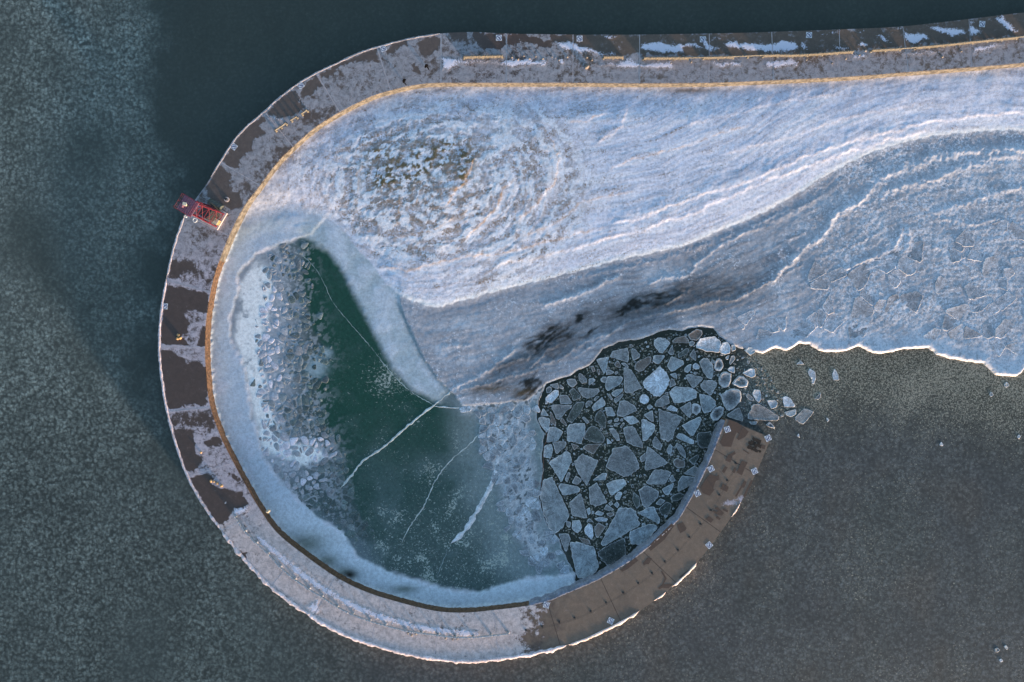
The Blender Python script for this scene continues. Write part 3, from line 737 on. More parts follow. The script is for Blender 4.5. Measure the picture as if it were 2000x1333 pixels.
    h = np.where(e > 0, h * ss(-1.0, 3.5, e) + 0.0, 0) + np.where(e > 0, 0.02, 0) - 0.9 * ss(1.0, -5.0, e)
    rough = 0.8 * wk + (1 - wk) * (0.5 * shk + (1 - shk) * (0.32 + 0.25 * np.clip(ringk + rub + strip + band, 0, 1)))
    fleck_sp = np.clip((0.40 * area_ + 0.08 * dune) * (1 - snp) + 0.24 * patch2 + 0.24 * ss(0.0, 0.45, streak) * (1 - area_) + 0.14 - 0.4 * below - 0.16 * ss(1300, 1700, px) - 0.4 * smoothsnow, 0, 1)
    fleck_sh = np.clip((0.35 + 0.25 * rightk + 0.3 * n_mid) * ss(0.35, 0.05, dk_), 0, 1)
    fleck_ba = np.clip((0.18 + 0.24 * gk + 0.30 * ss(0.1, 0.5, n_mid) * (0.3 + 0.7 * gk) + 0.45 * np.exp(-(((px - 770) / 60) ** 2 + ((py - 740) / 40) ** 2))) * (1 - ringk) * (1 - band) - 0.4 * rub - 0.25 * cob, 0, 1)
    fleck_ba = fleck_ba * ss(560, 700, py + 0.3 * (px - 600))
    fleck = fleck_sp * wk + (1 - wk) * (fleck_sh * shk + fleck_ba * (1 - shk))
    zone = np.where(sp > 0, 0, np.where(sh > 0, 1, 2))
    # ---- faces, split by zone
    full = -np.ones(nx * ny, np.int64); full[ids] = np.arange(n)
    i = np.arange(nx * ny).reshape(ny, nx)
    Q = np.stack([i[:-1, :-1], i[:-1, 1:], i[1:, 1:], i[1:, :-1]], -1).reshape(-1, 4)
    Q = full[Q]; Q = Q[(Q >= 0).all(1)]
    Q = Q[(h[Q].max(1) > -0.6)]
    zf = zone[Q[:, 0]]
    V = np.stack([x, y, h], 1)
    res = {}
    for z, nm, mt in ((0, 'snow_covered_sand', 'snow'), (1, 'shelf_ice', 'shelf'), (2, 'basin_ice', 'basin')):
        F = Q[zf == z]
        used = np.unique(F); rm = np.zeros(n, np.int64); rm[used] = np.arange(len(used))
        me = mesh_np(nm, V[used], rm[F], np.clip(c[used], 0.003, 0.93), {'rough': rough[used], 'fleck': fleck[used]})
        o = link(nm, me, MAT[mt], None, True)
        tag(o, kind='structure')
        res[nm] = o
    return res
GROUND = make_ground()

# ------------------------------------------------------------------ pieces of ice: outline -> low slab with a frosted rim
def slab_mesh(name, poly, z0, thick, rim, ccol, rcol, seed, hole=False, jit=0.06, sub=0.45, tilt=(0, 0), rimw=0.16, dome=0.0, cut=0.07):
    """poly in metres (local to its centroid). Rings from the foot up over the rim to the middle."""
    P = np.array(poly, float)
    a = 0.5 * np.sum(P[:, 0] * np.roll(P[:, 1], -1) - np.roll(P[:, 0], -1) * P[:, 1])
    if a < 0: P = P[::-1]
    # cut corners once, then resample
    n = len(P); Q = []
    for i in range(n):
        p, q = P[i], P[(i + 1) % n]
        Q += [p * (1 - cut) + q * cut, p * cut + q * (1 - cut)]
    Q = np.array(Q + [Q[0]])
    L = np.concatenate([[0], np.cumsum(np.linalg.norm(np.diff(Q, axis=0), axis=1))])
    m = int(np.clip(L[-1] / sub, 9, 56)); s = np.linspace(0, L[-1], m, endpoint=False)
    O = np.stack([np.interp(s, L, Q[:, 0]), np.interp(s, L, Q[:, 1])], 1)
    rs = np.random.RandomState(seed)
    cen = O.mean(0)
    O = cen + (O - cen) * (1 + jit * (rs.rand(m, 1) - 0.5))
    r = np.linalg.norm(O - cen, axis=1).mean()
    w1 = min(rimw / max(r, .05), 0.35)
    rings = [(1.0, -0.25, 0), (1.0, thick * 0.75, 1), (1 - w1 * 0.45, thick + rim, 1), (1 - w1 * 1.2, thick + rim * 0.55, 0.55), (1 - w1 * 2.0, thick, 0.08), (max(0.3, 0.9 - w1 * 2.2) * 0.62, thick, 0), (0.28, thick, 0)]
    V = []; C = []
    for (k, z, f) in rings:
        q = cen + (O - cen) * k
        zz = np.full(m, z)
        if z > 0:
            zz = zz + 0.02 * (rs.rand(m) - 0.5) + dome * (1 - k * k) + tilt[0] * (q[:, 0] - cen[0]) + tilt[1] * (q[:, 1] - cen[1])
        if hole and k < 0.8: zz = zz - 0.10 * (1 - k)
        V.append(np.column_stack([q, zz + z0]))
        g = np.minimum(f * (0.35 + 0.8 * rs.rand(m)), 1)[:, None]
        cc = ccol[None, :] * (0.74 + 0.52 * rs.rand(m))[:, None]
        if hole and k < 0.62: cc = cc * 0.6
        C.append(cc + (rcol[None, :] - cc) * g)
    V.append(np.array([[cen[0], cen[1], thick + z0 + dome - (0.08 if hole else 0)]])); C.append((ccol * (0.5 if hole else 1.0))[None, :])
    V = np.vstack(V); C = np.vstack(C)
    F = []
    for j in range(len(rings) - 1):
        for i in range(m):
            i2 = (i + 1) % m
            F.append((j * m + i, j * m + i2, (j + 1) * m + i2, (j + 1) * m + i))
    b = (len(rings) - 1) * m
    for i in range(m): F.append((b + i, b + (i + 1) % m, len(V) - 1))
    me = mesh_np(name, V, F, C)
    return me

def area(P):
    P = np.array(P); return abs(0.5 * np.sum(P[:, 0] * np.roll(P[:, 1], -1) - np.roll(P[:, 0], -1) * P[:, 1]))

zA = (1030, 630, 5.332); zB = (1230, 630, 5.332); zC = (1400, 640, 5.332); zD = (1030, 860, 4.444); zE = (1200, 840, 4.936)
# zoom, outline, look: p pale, g grey, d dark clear, w white, r white ring with hollow, b brownish
FLOES = [
 (zA, [(712,385),(850,355),(825,480),(800,545),(765,480)], 'p'), (zA, [(860,345),(890,300),(1040,262),(1058,330),(1050,420),(960,390),(870,365)], 'g'),
 (zA, [(1080,268),(1120,275),(1175,340),(1165,370),(1100,402),(1085,340)], 'g'), (zA, [(1110,455),(1140,410),(1270,352),(1295,370),(1280,420),(1200,505),(1150,515),(1115,490)], 'b'),
 (zA, [(900,430),(940,395),(975,450),(970,475),(920,465)], 'b'), (zA, [(970,425),(1020,420),(1055,460),(1050,480),(1000,450)], 'g'),
 (zA, [(1000,480),(1030,470),(1080,490),(1195,685),(1070,742),(1015,725),(1005,600)], 'g'), (zA, [(835,560),(985,560),(992,600),(970,640),(835,720),(808,670)], 'p'),
 (zA, [(820,495),(850,490),(905,515),(880,540),(820,548)], 'g'), (zA, [(760,590),(790,562),(825,570),(825,620),(800,630),(770,618)], 'g'),
 (zA, [(530,530),(560,530),(620,590),(620,625),(570,640),(535,600)], 'g'), (zA, [(635,590),(680,578),(715,600),(690,625),(640,660)], 'p'),
 (zA, [(525,690),(545,675),(650,690),(740,690),(760,715),(700,770),(620,795),(560,760)], 'g'), (zA, [(430,715),(480,680),(555,760),(555,790),(475,820),(460,760)], 'd'),
 (zA, [(405,600),(440,585),(500,590),(520,640),(470,680),(425,650)], 'g'), (zA, [(225,650),(320,630),(330,690),(290,690)], 'g'), (zA, [(335,640),(385,680),(370,695),(335,690)], 'g'),
 (zA, [(195,690),(215,665),(250,670),(255,710),(230,740),(200,735)], 'g'), (zA, [(185,790),(215,755),(285,702),(325,710),(325,760),(255,840),(215,835),(190,810)], 'w'),
 (zA, [(330,760),(410,752),(460,820),(460,850),(345,850)], 'g'), (zA, [(240,862),(300,855),(460,862),(460,890),(410,920),(330,1015),(300,1000)], 'g'),
 (zA, [(480,870),(520,830),(590,830),(590,870),(540,960),(460,1050),(405,1020),(440,940)], 'd'), (zA, [(600,850),(630,815),(670,815),(682,840),(610,895)], 'g'),
 (zA, [(670,885),(700,845),(780,775),(815,840),(810,865),(690,930)], 'p'), (zA, [(690,800),(720,765),(755,770),(700,825)], 'g'), (zA, [(820,735),(860,750),(890,800),(880,820),(840,770)], 'g'),
 (zA, [(875,735),(920,700),(995,688),(995,715),(920,780),(885,765)], 'p'), (zA, [(895,800),(990,738),(1000,757),(975,790),(920,845)], 'g'), (zA, [(805,885),(880,880),(918,965),(905,980),(830,975)], 'p'),
 (zA, [(730,925),(770,910),(800,950),(822,1010),(815,1110),(770,1090),(735,1040),(700,1030),(700,990)], 'd'), (zA, [(960,830),(1000,810),(1060,830),(1120,870),(1140,920),(1010,978),(970,983),(925,960),(940,900)], 'g'),
 (zA, [(990,990),(1060,975),(1100,972),(1170,1035),(1100,1060),(1070,1062)], 'p'), (zA, [(145,930),(165,890),(225,975),(135,970)], 'p'), (zA, [(105,1000),(150,978),(230,1000),(240,1030),(215,1130),(200,1150),(150,1090)], 'p'),
 (zA, [(230,1085),(300,1090),(370,1140),(360,1170),(310,1240),(200,1250),(210,1160)], 'p'), (zA, [(235,930),(250,930),(300,1040),(295,1085),(245,1040)], 'b'), (zA, [(355,985),(380,1010),(415,1070),(405,1085),(340,1030)], 'b'),
 (zA, [(410,1240),(412,1120),(430,1065),(500,1050),(605,1055),(600,1140),(560,1270),(480,1245)], 'p'), (zA, [(590,1170),(640,1090),(690,1075),(740,1095),(800,1190),(805,1250),(700,1255),(590,1210)], 'd'),
 (zA, [(840,1105),(900,1098),(955,1170),(960,1230),(930,1235)], 'g'), (zA, [(995,1095),(1090,1075),(1120,1100),(1205,1270),(1200,1310),(1150,1300),(1030,1250),(1010,1170)], 'g'),
 (zA, [(1185,1012),(1225,1007),(1333,1070),(1320,1140),(1230,1240),(1200,1230)], 'p'), (zA, [(1210,960),(1300,915),(1315,1030),(1290,1032)], 'g'), (zA, [(1165,790),(1190,750),(1235,748),(1272,795),(1265,830),(1215,855),(1170,830)], 'w'),
 (zA, [(1240,880),(1275,850),(1312,885),(1260,910)], 'p'), (zA, [(565,990),(590,980),(650,1040),(620,1060)], 'g'), (zA, [(830,1030),(880,1012),(885,1030),(850,1060)], 'g'), (zA, [(900,1015),(930,990),(955,1000),(945,1035),(905,1035)], 'g'),
 (zA, [(895,1080),(910,1050),(975,1045),(920,1085)], 'g'), (zA, [(960,1090),(1000,1040),(1015,1055),(975,1105)], 'g'), (zA, [(825,1200),(885,1255),(830,1270)], 'p'), (zA, [(655,455),(690,455),(710,510),(680,520)], 'b'), (zA, [(720,480),(755,490),(760,535),(740,550)], 'b'),
 (zB, [(248,190),(290,158),(370,165),(425,210),(340,325),(310,318),(255,250)], 'p'), (zB, [(235,400),(250,345),(355,340),(362,360),(300,435),(270,430)], 'p'), (zB, [(385,460),(425,350),(555,400),(565,435),(460,508),(425,508)], 'p'),
 (zB, [(395,315),(445,228),(450,280),(465,335),(420,340)], 'g'), (zB, [(500,330),(595,265),(622,285),(600,330),(505,372)], 'd'), (zB, [(620,335),(668,275),(690,330),(688,405),(640,370)], 'g'), (zB, [(615,205),(650,190),(680,215),(640,255),(620,240)], 'g'),
 (zB, [(440,195),(480,160),(560,140),(610,170),(610,218),(540,215),(450,212)], 'b'), (zB, [(685,240),(730,165),(880,145),(950,205),(925,315),(790,300),(690,265)], 'w'), (zB, [(932,270),(962,210),(1010,200),(1045,260),(1040,320),(990,333),(940,320)], 'w'),
 (zB, [(600,130),(690,70),(745,85),(755,120),(700,190),(620,180)], 'b'), (zB, [(1052,235),(1090,230),(1100,290),(1060,305)], 'p'), (zB, [(1190,290),(1240,255),(1300,270),(1300,310),(1250,345)], 'p'), (zB, [(565,480),(600,445),(640,435),(630,500),(600,525),(570,515)], 'p'),
 (zB, [(655,445),(685,422),(725,450),(720,485),(685,492),(655,475)], 'w'), (zB, [(720,410),(760,375),(810,372),(865,450),(868,520),(850,590),(810,580),(760,515)], 'p'), (zB, [(880,415),(920,368),(955,385),(978,460),(950,505),(900,508),(878,470)], 'r'),
 (zB, [(580,560),(600,535),(755,570),(762,590),(665,688),(640,670)], 'g'), (zB, [(727,657),(767,607),(860,598),(910,630),(905,660),(850,755),(830,760),(750,692)], 'g'), (zB, [(920,590),(950,530),(1000,508),(1055,535),(1055,590),(1030,670),(970,682),(930,650)], 'r'),
 (zB, [(1060,640),(1130,555),(1180,560),(1235,610),(1220,670),(1150,680)], 'r'), (zB, [(1175,525),(1260,475),(1300,490),(1308,555),(1270,580),(1200,548)], 'w'), (zB, [(135,630),(180,570),(310,460),(340,475),(415,575),(400,660),(320,770),(260,775),(200,720),(150,680)], 'w'),
 (zB, [(410,720),(470,668),(650,680),(700,720),(695,780),(620,818),(520,840),(465,840),(425,775)], 'p'), (zB, [(415,640),(430,582),(455,592),(485,650),(430,672),(415,678)], 'g'), (zB, [(410,540),(480,525),(495,590),(455,575)], 'p'),
 (zB, [(255,855),(280,815),(350,760),(400,765),(415,840),(340,878),(270,875)], 'g'), (zB, [(375,900),(430,860),(500,900),(490,930),(420,920)], 'w'), (zB, [(520,890),(625,825),(640,850),(640,950),(620,1000),(560,940)], 'g'), (zB, [(648,852),(680,838),(740,870),(735,930),(690,968),(648,940)], 'r'),
 (zB, [(720,740),(830,763),(890,820),(895,870),(840,930),(770,950),(745,880)], 'p'), (zB, [(945,760),(1000,710),(1070,685),(1140,705),(1162,750),(1150,820),(1100,880),(1030,928),(985,880)], 'r'), (zB, [(835,960),(880,890),(940,872),(980,890),(975,950),(920,1020),(860,1028)], 'r'),
 (zB, [(1005,965),(1120,890),(1145,892),(1180,1000),(1165,1032),(1020,985)], 'g'), (zB, [(298,900),(440,945),(555,985),(470,1120),(445,1215),(400,1243),(320,1210),(305,1050)], 'g'), (zB, [(140,965),(235,915),(250,1010),(245,1040),(190,1010)], 'g'),
 (zB, [(540,1070),(730,978),(748,1000),(720,1080),(660,1180),(640,1187),(560,1100)], 'p'), (zB, [(475,1195),(510,1150),(560,1165),(670,1230),(670,1260),(640,1270),(510,1215)], 'p'), (zB, [(695,1165),(730,1145),(850,1135),(858,1200),(845,1300),(740,1315),(705,1270)], 'd'),
 (zB, [(880,1060),(930,1030),(918,1105),(900,1140)], 'd'), (zB, [(1205,760),(1230,735),(1290,790),(1285,825),(1230,800)], 'g'),
 (zC, [(365,690),(390,640),(450,650),(462,740),(435,785),(400,750)], 'w'), (zC, [(310,950),(370,800),(430,795),(520,840),(645,925),(650,965),(500,970)], 'g'), (zC, [(515,760),(600,755),(635,785),(615,838),(565,848)], 'w'),
 (zC, [(685,730),(720,712),(770,740),(800,790),(820,815),(800,830),(700,825)], 'w'), (zC, [(700,880),(825,850),(825,900),(770,935),(720,910)], 'p'), (zC, [(815,935),(915,838),(1015,880),(905,1005),(880,1005),(815,960)], 'g'), (zC, [(335,982),(430,977),(400,1015),(350,1010)], 'p'),
 (zC, [(505,1015),(550,980),(590,1020),(605,1052),(545,1040)], 'r'), (zC, [(945,460),(970,428),(1025,465),(1030,530),(1010,595),(985,580),(992,540),(960,500)], 'w'), (zC, [(1200,490),(1225,430),(1260,480),(1275,550),(1215,550)], 'w'), (zC, [(1015,745),(1080,680),(1085,720),(1060,750)], 'g'),
 (zC, [(825,385),(870,342),(910,385)], 'p'), (zC, [(1140,935),(1175,960),(1150,990)], 'p'), (zC, [(832,1130),(855,1100),(862,1150)], 'w'), (zC, [(85,310),(130,285),(115,335),(95,335)], 'p'), (zC, [(125,370),(150,295),(185,290),(190,330),(140,390)], 'g'), (zC, [(105,440),(140,405),(185,410),(185,475),(150,470)], 'w'),
 (zD, [(145,50),(210,30),(222,80),(205,160),(140,145)], 'p'), (zD, [(215,15),(340,10),(330,60),(250,125)], 'g'), (zD, [(480,60),(520,35),(640,30),(575,125),(500,85)], 'b'), (zD, [(375,25),(450,50),(405,90)], 'b'), (zD, [(185,190),(340,95),(375,110),(387,180),(295,372)], 'p'),
 (zD, [(405,185),(475,115),(615,175),(515,400),(430,270)], 'g'), (zD, [(385,370),(420,305),(470,340),(468,358),(430,390)], 'g'), (zD, [(560,350),(650,285),(690,285),(680,345)], 'p'), (zD, [(270,410),(290,375),(440,400),(458,420),(445,450),(310,485)], 'p'),
 (zD, [(365,540),(460,455),(485,520),(520,680),(385,655)], 'g'), (zD, [(535,410),(605,370),(695,540),(590,575),(540,550)], 'g'), (zD, [(680,220),(750,65),(850,50),(890,70),(970,200),(970,250),(850,325),(690,240)], 'g'), (zD, [(680,380),(750,345),(840,338),(862,385),(735,480),(720,470)], 'p'),
 (zE, [(300,515),(380,385),(450,380),(550,405),(490,525),(330,525)], 'g'), (zE, [(292,390),(305,195),(320,160),(350,175),(520,320),(400,370)], 'g'), (zE, [(240,270),(298,215),(290,300),(260,310)], 'g'), (zE, [(230,575),(320,530),(430,600),(420,650),(310,755),(270,730)], 'g'),
 (zE, [(172,680),(185,595),(245,650),(245,730),(215,765)], 'd'), (zD, [(635,915),(680,800),(770,640),(790,590),(880,585),(940,620),(975,710),(970,740),(650,928)], 'p'), (zE, [(140,1035),(150,980),(330,905),(410,915),(410,950),(280,1110),(160,1100)], 'p'),
 (zD, [(605,970),(740,890),(845,850),(855,1015),(700,1090),(640,1040)], 'd'), (zD, [(365,885),(420,880),(550,915),(580,920),(620,1080),(620,1110),(520,1215),(430,1190),(395,1040)], 'p'), (zD, [(270,815),(350,808),(375,850),(345,960),(325,965)], 'g'), (zD, [(385,770),(390,700),(455,693),(475,760),(435,812)], 'p'),
 (zD, [(110,480),(130,365),(190,310),(215,320),(330,560),(368,650),(355,680),(300,760),(245,820),(195,780),(140,640)], 'p'), (zD, [(580,760),(615,710),(680,750),(610,850),(588,830)], 'b'), (zD, [(490,770),(530,720),(565,740),(575,830),(555,865),(500,810)], 'w'), (zD, [(510,600),(540,580),(548,630),(530,655)], 'p'),
 (zD, [(660,600),(690,555),(755,605),(700,612)], 'g'), (zD, [(580,640),(610,610),(670,632),(640,658)], 'p'), (zD, [(580,680),(640,665),(700,680),(690,705),(610,705)], 'w'), (zD, [(680,635),(750,625),(755,650),(715,670)], 'b'), (zD, [(700,550),(730,525),(742,550),(720,572)], 'g'), (zD, [(748,560),(780,530),(800,560),(780,590)], 'p'),
 (zD, [(755,490),(790,445),(825,455),(800,520),(770,520)], 'p'), (zD, [(510,710),(535,675),(575,710)], 'g'), (zD, [(325,340),(350,275),(375,290),(345,370)], 'g'), (zD, [(440,840),(540,865),(550,905),(480,890)], 'b'), (zD, [(335,700),(380,710),(370,760),(340,745)], 'g'),
 (zD, [(400,1240),(490,1210),(480,1230),(380,1280)], 'g'), (zD, [(545,1190),(640,1120),(690,1110),(600,1180)], 'g'), (zE, [(455,570),(578,505),(560,560),(515,635),(480,620)], 'p'), (zE, [(605,600),(615,500),(650,442),(785,457),(770,500),(690,560)], 'g'), (zE, [(665,420),(770,345),(805,360),(795,447),(720,435)], 'g'),
 (zE, [(540,655),(570,625),(640,605),(690,635),(600,690),(550,685)], 'd'), (zE, [(220,800),(340,740),(380,740),(440,860),(432,910),(300,840)], 'p'), (zE, [(395,710),(440,660),(495,680),(440,728)], 'g'), (zE, [(422,762),(500,692),(550,710),(540,790),(460,830)], 'd'), (zE, [(525,470),(555,430),(592,490),(550,508)], 'g'),
 (zE, [(565,290),(600,270),(680,300),(680,360),(610,370),(570,340)], 'b'), (zE, [(365,110),(395,55),(465,150),(440,200),(370,160)], 'g'), (zE, [(715,290),(800,235),(820,260),(760,340)], 'd'), (zE, [(500,200),(535,130),(560,160),(550,220),(520,238)], 'p'), (zE, [(585,150),(605,125),(650,150),(685,220),(688,280),(640,240)], 'g'),
 ((1930, 764, 1), [(2,6),(6,1),(11,8),(5,12)], 'p'), ((1960, 746, 1), [(0,6),(6,0),(12,7),(5,12)], 'p'), ((1941, 1264, 1), [(1,4),(6,1),(12,5),(9,10),(3,10)], 'g'), ((1960, 1260, 1), [(0,3),(5,0),(9,6),(6,10)], 'p'), ((1951, 1286, 1), [(0,3),(5,0),(8,6),(3,8)], 'w'),
 ((1834, 862, 1), [(0,8),(4,1),(9,7),(6,10)], 'w'), ((1985, 848, 1), [(1,6),(5,0),(9,5),(5,10)], 'w'),
]
RIMC = T(176, 188, 206)
LOOK = {'p': (T(124, 140, 157), .95), 'g': (T(104, 114, 126), .85), 'd': (T(60, 70, 73), .65), 'w': (T(150, 168, 192), 1.0), 'r': (T(118, 130, 146), .88), 'b': (T(90, 90, 93), .8)}
LOOKW = {'p': 'pale', 'g': 'grey', 'd': 'dark glassy', 'w': 'frost-white', 'r': 'white-rimmed hollow', 'b': 'brownish'}
LAND = {}     # index -> landmark phrase
floe_data = []
for k, (z, pl, look) in enumerate(FLOES):
    P = [W(*q) for q in zpts(pl, *z)]
    floe_data.append((np.array(P), look))

def shape_word(P):
    n = len(P); a = area(P)
    c = P - P.mean(0)
    ev = np.linalg.eigvalsh(np.cov(c.T))
    el = math.sqrt(ev[1] / max(ev[0], 1e-6))
    if el > 2.1: return 'long'
    if n == 3: return 'triangular'
    if n == 4: return 'four-sided'
    if n == 5: return 'five-sided'
    return 'rounded' if el < 1.35 else 'angular'

def size_word(a):
    return 'huge' if a > 14 else 'large' if a > 6.5 else 'middling' if a > 2.6 else 'small' if a > 0.9 else 'tiny'

# the pieces that stand out serve as landmarks in the labels of the others
LANDPTS = [((1216, 901), 'the big six-sided floe'), ((1281, 746), 'the big bright white floe'), ((1306, 829), 'the tall wedge-shaped floe'), ((1210, 1030), 'the big fin-shaped floe'),
           ((1427, 779), 'the big ring-shaped floe'), ((1141, 1093), 'the frosted corner slab'), ((1096, 908), 'the pale kite-shaped floe'), ((1234, 742), 'the tall grey floe'),
           ((1490, 806), 'the clear tip slab'), ((1124, 846), 'the square pale floe'), ((1388, 674), 'the white fused slab'), ((1204, 692), 'the triangular shelf-edge floe'),
           ((1087, 1000), 'the long edge slab'), ((1374, 860), 'the square dark floe'), ((1319, 984), 'the wall-wedged floe')]
def direction(dx, dy):
    a = math.degrees(math.atan2(dy, dx)) % 360
    return ['right of', 'upper right of', 'above', 'upper left of', 'left of', 'lower left of', 'below', 'lower right of'][int(((a + 22.5) % 360) // 45)]

def floe_labels(items, noun='floe'):
    base = []
    lw = [(W(*p), t) for p, t in LANDPTS]
    for P, look in items:
        c = P.mean(0)
        ds = sorted([(math.hypot(c[0] - q[0], c[1] - q[1]), q, t) for q, t in lw])
        d0, q0, t0 = ds[0]
        base.append((size_word(area(P)), LOOKW[look], shape_word(P), direction(c[0] - q0[0], c[1] - q0[1]), t0, d0, q0))
    out = [None] * len(items); groups = {}
    for i, b in enumerate(base):
        if noun == 'floe' and b[5] < 0.9 and area(items[i][0]) > 3 and not any(o and b[4][4:] in o for o in out):
            out[i] = b[4][4:].capitalize().lower() + ', ' + b[1] + ' ice with a frosted edge'
            continue
        far = b[5] > 22
        t = ('stray ' if far else '') + '%s %s %s ice %s %s %s' % (b[0], b[1], b[2], noun, b[3], b[4])
        groups.setdefault(t, []).append(i)
    for t, ii in groups.items():
        ii.sort(key=lambda i: base[i][5])
        if len(ii) == 1: out[ii[0]] = t
        else:
            o = ['nearest', 'second nearest', 'third nearest', 'fourth nearest', 'fifth nearest', 'sixth nearest', 'seventh nearest', 'eighth nearest', 'ninth nearest', 'tenth nearest', 'eleventh nearest', 'twelfth nearest', 'thirteenth nearest', 'fourteenth nearest']
            for r, i in enumerate(ii): out[i] = (o[r] + ' ' if r < 14 else '') + t
    return out

labels = floe_labels(floe_data)
for k, (P, look) in enumerate(floe_data):
    c = P.mean(0); a = area(P)
    cc, rk = LOOK[look]
    rs = np.random.RandomState(900 + k)
    cc = cc * (0.78 + 0.42 * rs.rand())
    th = 0.10 if look == 'd' else 0.14 + 0.06 * rs.rand()
    inshelf = 1320 < 1000 + 10 * c[0] < 1480 and (666.5 - 10 * c[1]) < 688
    stray = 1000 + 10 * c[0] > 1540
    if stray: th = 0.04
    me = slab_mesh('ice_floe', P - c, 0.0, th + (0.22 if inshelf else 0), 0.015 if stray else 0.03 if look in 'gdb' else 0.05, cc, RIMC * rk, 100 + k, hole=(look == 'r'), rimw=0.10 if look != 'r' else 0.28, cut=0.045, sub=0.3, jit=0.10)
    o = link('ice_floe', me, MAT['floe'], None, True)
    o.location = (c[0], c[1], 0)
    tag(o, labels[k], 'ice floe', 'loose ice floes at the pier mouth')

# small brash between the floes: the larger crumbs one by one, the dust as one mass
OPENZ = [(1072, 752), (1130, 730), (1165, 706), (1185, 684), (1250, 668), (1310, 650), (1420, 650), (1440, 690), (1480, 700), (1540, 780), (1530, 815), (1500, 825), (1418, 812), (1390, 865), (1355, 950), (1300, 1020), (1225, 1082), (1130, 1120), (1110, 1060), (1075, 1010), (1064, 930), (1066, 860), (1056, 800)]
polys_px = [np.array(zpts(pl, *z)) for z, pl, _ in FLOES]
def scatter_open(npts, clear, seed):
    rs = np.random.RandomState(seed)
    X = rs.uniform(1050, 1545, npts); Y = rs.uniform(645, 1125, npts)
    ok = inside(OPENZ, X, Y)
    dd, _, _ = pdist(OPENZ, X, Y, True)
    ok &= dd > clear
    for p in polys_px:
        if not ok.any(): break
        d, _, _ = pdist([tuple(q) for q in p], X, Y, True, rmax=20)
        ok &= ~inside([tuple(q) for q in p], X, Y) & (d > clear)
    return X[ok], Y[ok]
bx, by = scatter_open(14000, 2.4, 5)
rs = np.random.RandomState(6)
chosen = []
for a_, b_ in zip(bx, by):
    r = rs.choice((1.7, 2.2, 3.0, 4.2)) * rs.uniform(.85, 1.15)
    if all((a_ - p) ** 2 + (b_ - q) ** 2 > (r + s + 0.6) ** 2 for p, q, s in chosen): chosen.append((a_, b_, r))
    if len(chosen) >= 270: break
chips = []
for k, (a_, b_, r) in enumerate(chosen):
    m = rs.randint(4, 7); ang = np.sort(rs.rand(m) * 2 * math.pi * 0.25 + np.arange(m) * 2 * math.pi / m)
    rr = r / 10 * rs.uniform(0.7, 1.1, m)
    P = np.stack([rr * np.cos(ang), rr * np.sin(ang) * rs.uniform(.6, 1)], 1)
    me = slab_mesh('brash_piece', P, 0, 0.10, 0.02, LOOK['gpbgd'[k % 5]][0] * 1.05, RIMC * 0.85, 4000 + k, sub=0.2, rimw=0.08)
    o = link('brash_piece', me, MAT['floe'], None, True); x_, y_ = W(a_, b_); o.location = (x_, y_, 0)
    chips.append((o, P + np.array((x_, y_)), 'gpbgd'[k % 5]))
for (o, P, l), lab in zip(chips, floe_labels([(P, l) for o, P, l in chips], 'chip')):
    tag(o, lab, 'ice chip', 'brash ice chips between the floes')
fx1, fy1 = scatter_open(24000, 1.0, 15)
sel = np.random.RandomState(3).rand(len(fx1)) < 0.9
fx1 = fx1[sel]; fy1 = fy1[sel]
rs = np.random.RandomState(4)
V = []; F = []; C = []
for a_, b_ in zip(fx1, fy1):
    if fbm(np.array([a_ * .02]), np.array([b_ * .02]), 2, 77)[0] < -0.02 and rs.rand() < .5: continue
    x_, y_ = W(a_, b_); r = rs.uniform(.06, .24); n0 = len(V); m = 5; t0 = rs.rand() * 6
    for i in range(m): V.append((x_ + r * rs.uniform(.6, 1.1) * math.cos(t0 + i * 1.2566), y_ + r * rs.uniform(.6, 1.1) * math.sin(t0 + i * 1.2566), .012))
    V.append((x_, y_, .05)); c_ = T(118, 124, 124) * rs.uniform(.2, 1.1)
    C += [c_] * (m + 1); F += [(n0 + i, n0 + (i + 1) % m, n0 + m) for i in range(m)]
o = link('brash_crumbs', mesh_np('brash_crumbs', V, F, np.array(C)), MAT['floe'])
tag(o, 'fine crumbs of brash ice scattered over the dark water between floes', 'brash ice', None, 'stuff')

# ------------------------------------------------------------------ pancakes frozen into the basin, blocks, plates, cracks
def voronoi_cells(poly, spacing, seed, jitter=0.42, shrink=0.05):
    """irregular cells filling a polygon (px)"""
    rs = np.random.RandomState(seed)
    xs = [p[0] for p in poly]; ys = [p[1] for p in poly]
    pts = []
    sp = spacing; row = 0; yy = min(ys) - sp
    while yy < max(ys) + sp:
        xx = min(xs) - sp + (sp / 2 if row % 2 else 0)
        while xx < max(xs) + sp:
            if rs.rand() > 0.12: pts.append((xx + sp * jitter * rs.uniform(-1, 1) * 1.3, yy + sp * jitter * rs.uniform(-1, 1) * 1.3))
            xx += sp
        yy += sp * 0.87; row += 1
    P = np.array(pts); out = []
    ins = inside(poly, P[:, 0], P[:, 1])
    for i in np.nonzero(ins)[0]:
        p = P[i]; d = ((P - p) ** 2).sum(1); nb = np.argsort(d)[1:18]
        cell = [p + sp * 1.1 * np.array((math.cos(t), math.sin(t))) for t in np.linspace(0, 2 * math.pi, 13)[:-1]]
        for j in nb:
            q = P[j]; mid = p * 0.5 + q * 0.5; nrm = (q - p) / math.sqrt(d[j])
            mid = mid - nrm * sp * shrink
            new = []
            for a, b in zip(cell, cell[1:] + cell[:1]):
                da = np.dot(a - mid, nrm); db = np.dot(b - mid, nrm)
                if da <= 0: new.append(a)
                if da * db < 0: new.append(a + (b - a) * (da / (da - db)))
            cell = new
            if len(cell) < 3: break
        if len(cell) >= 3: out.append(np.array(cell))
    return out

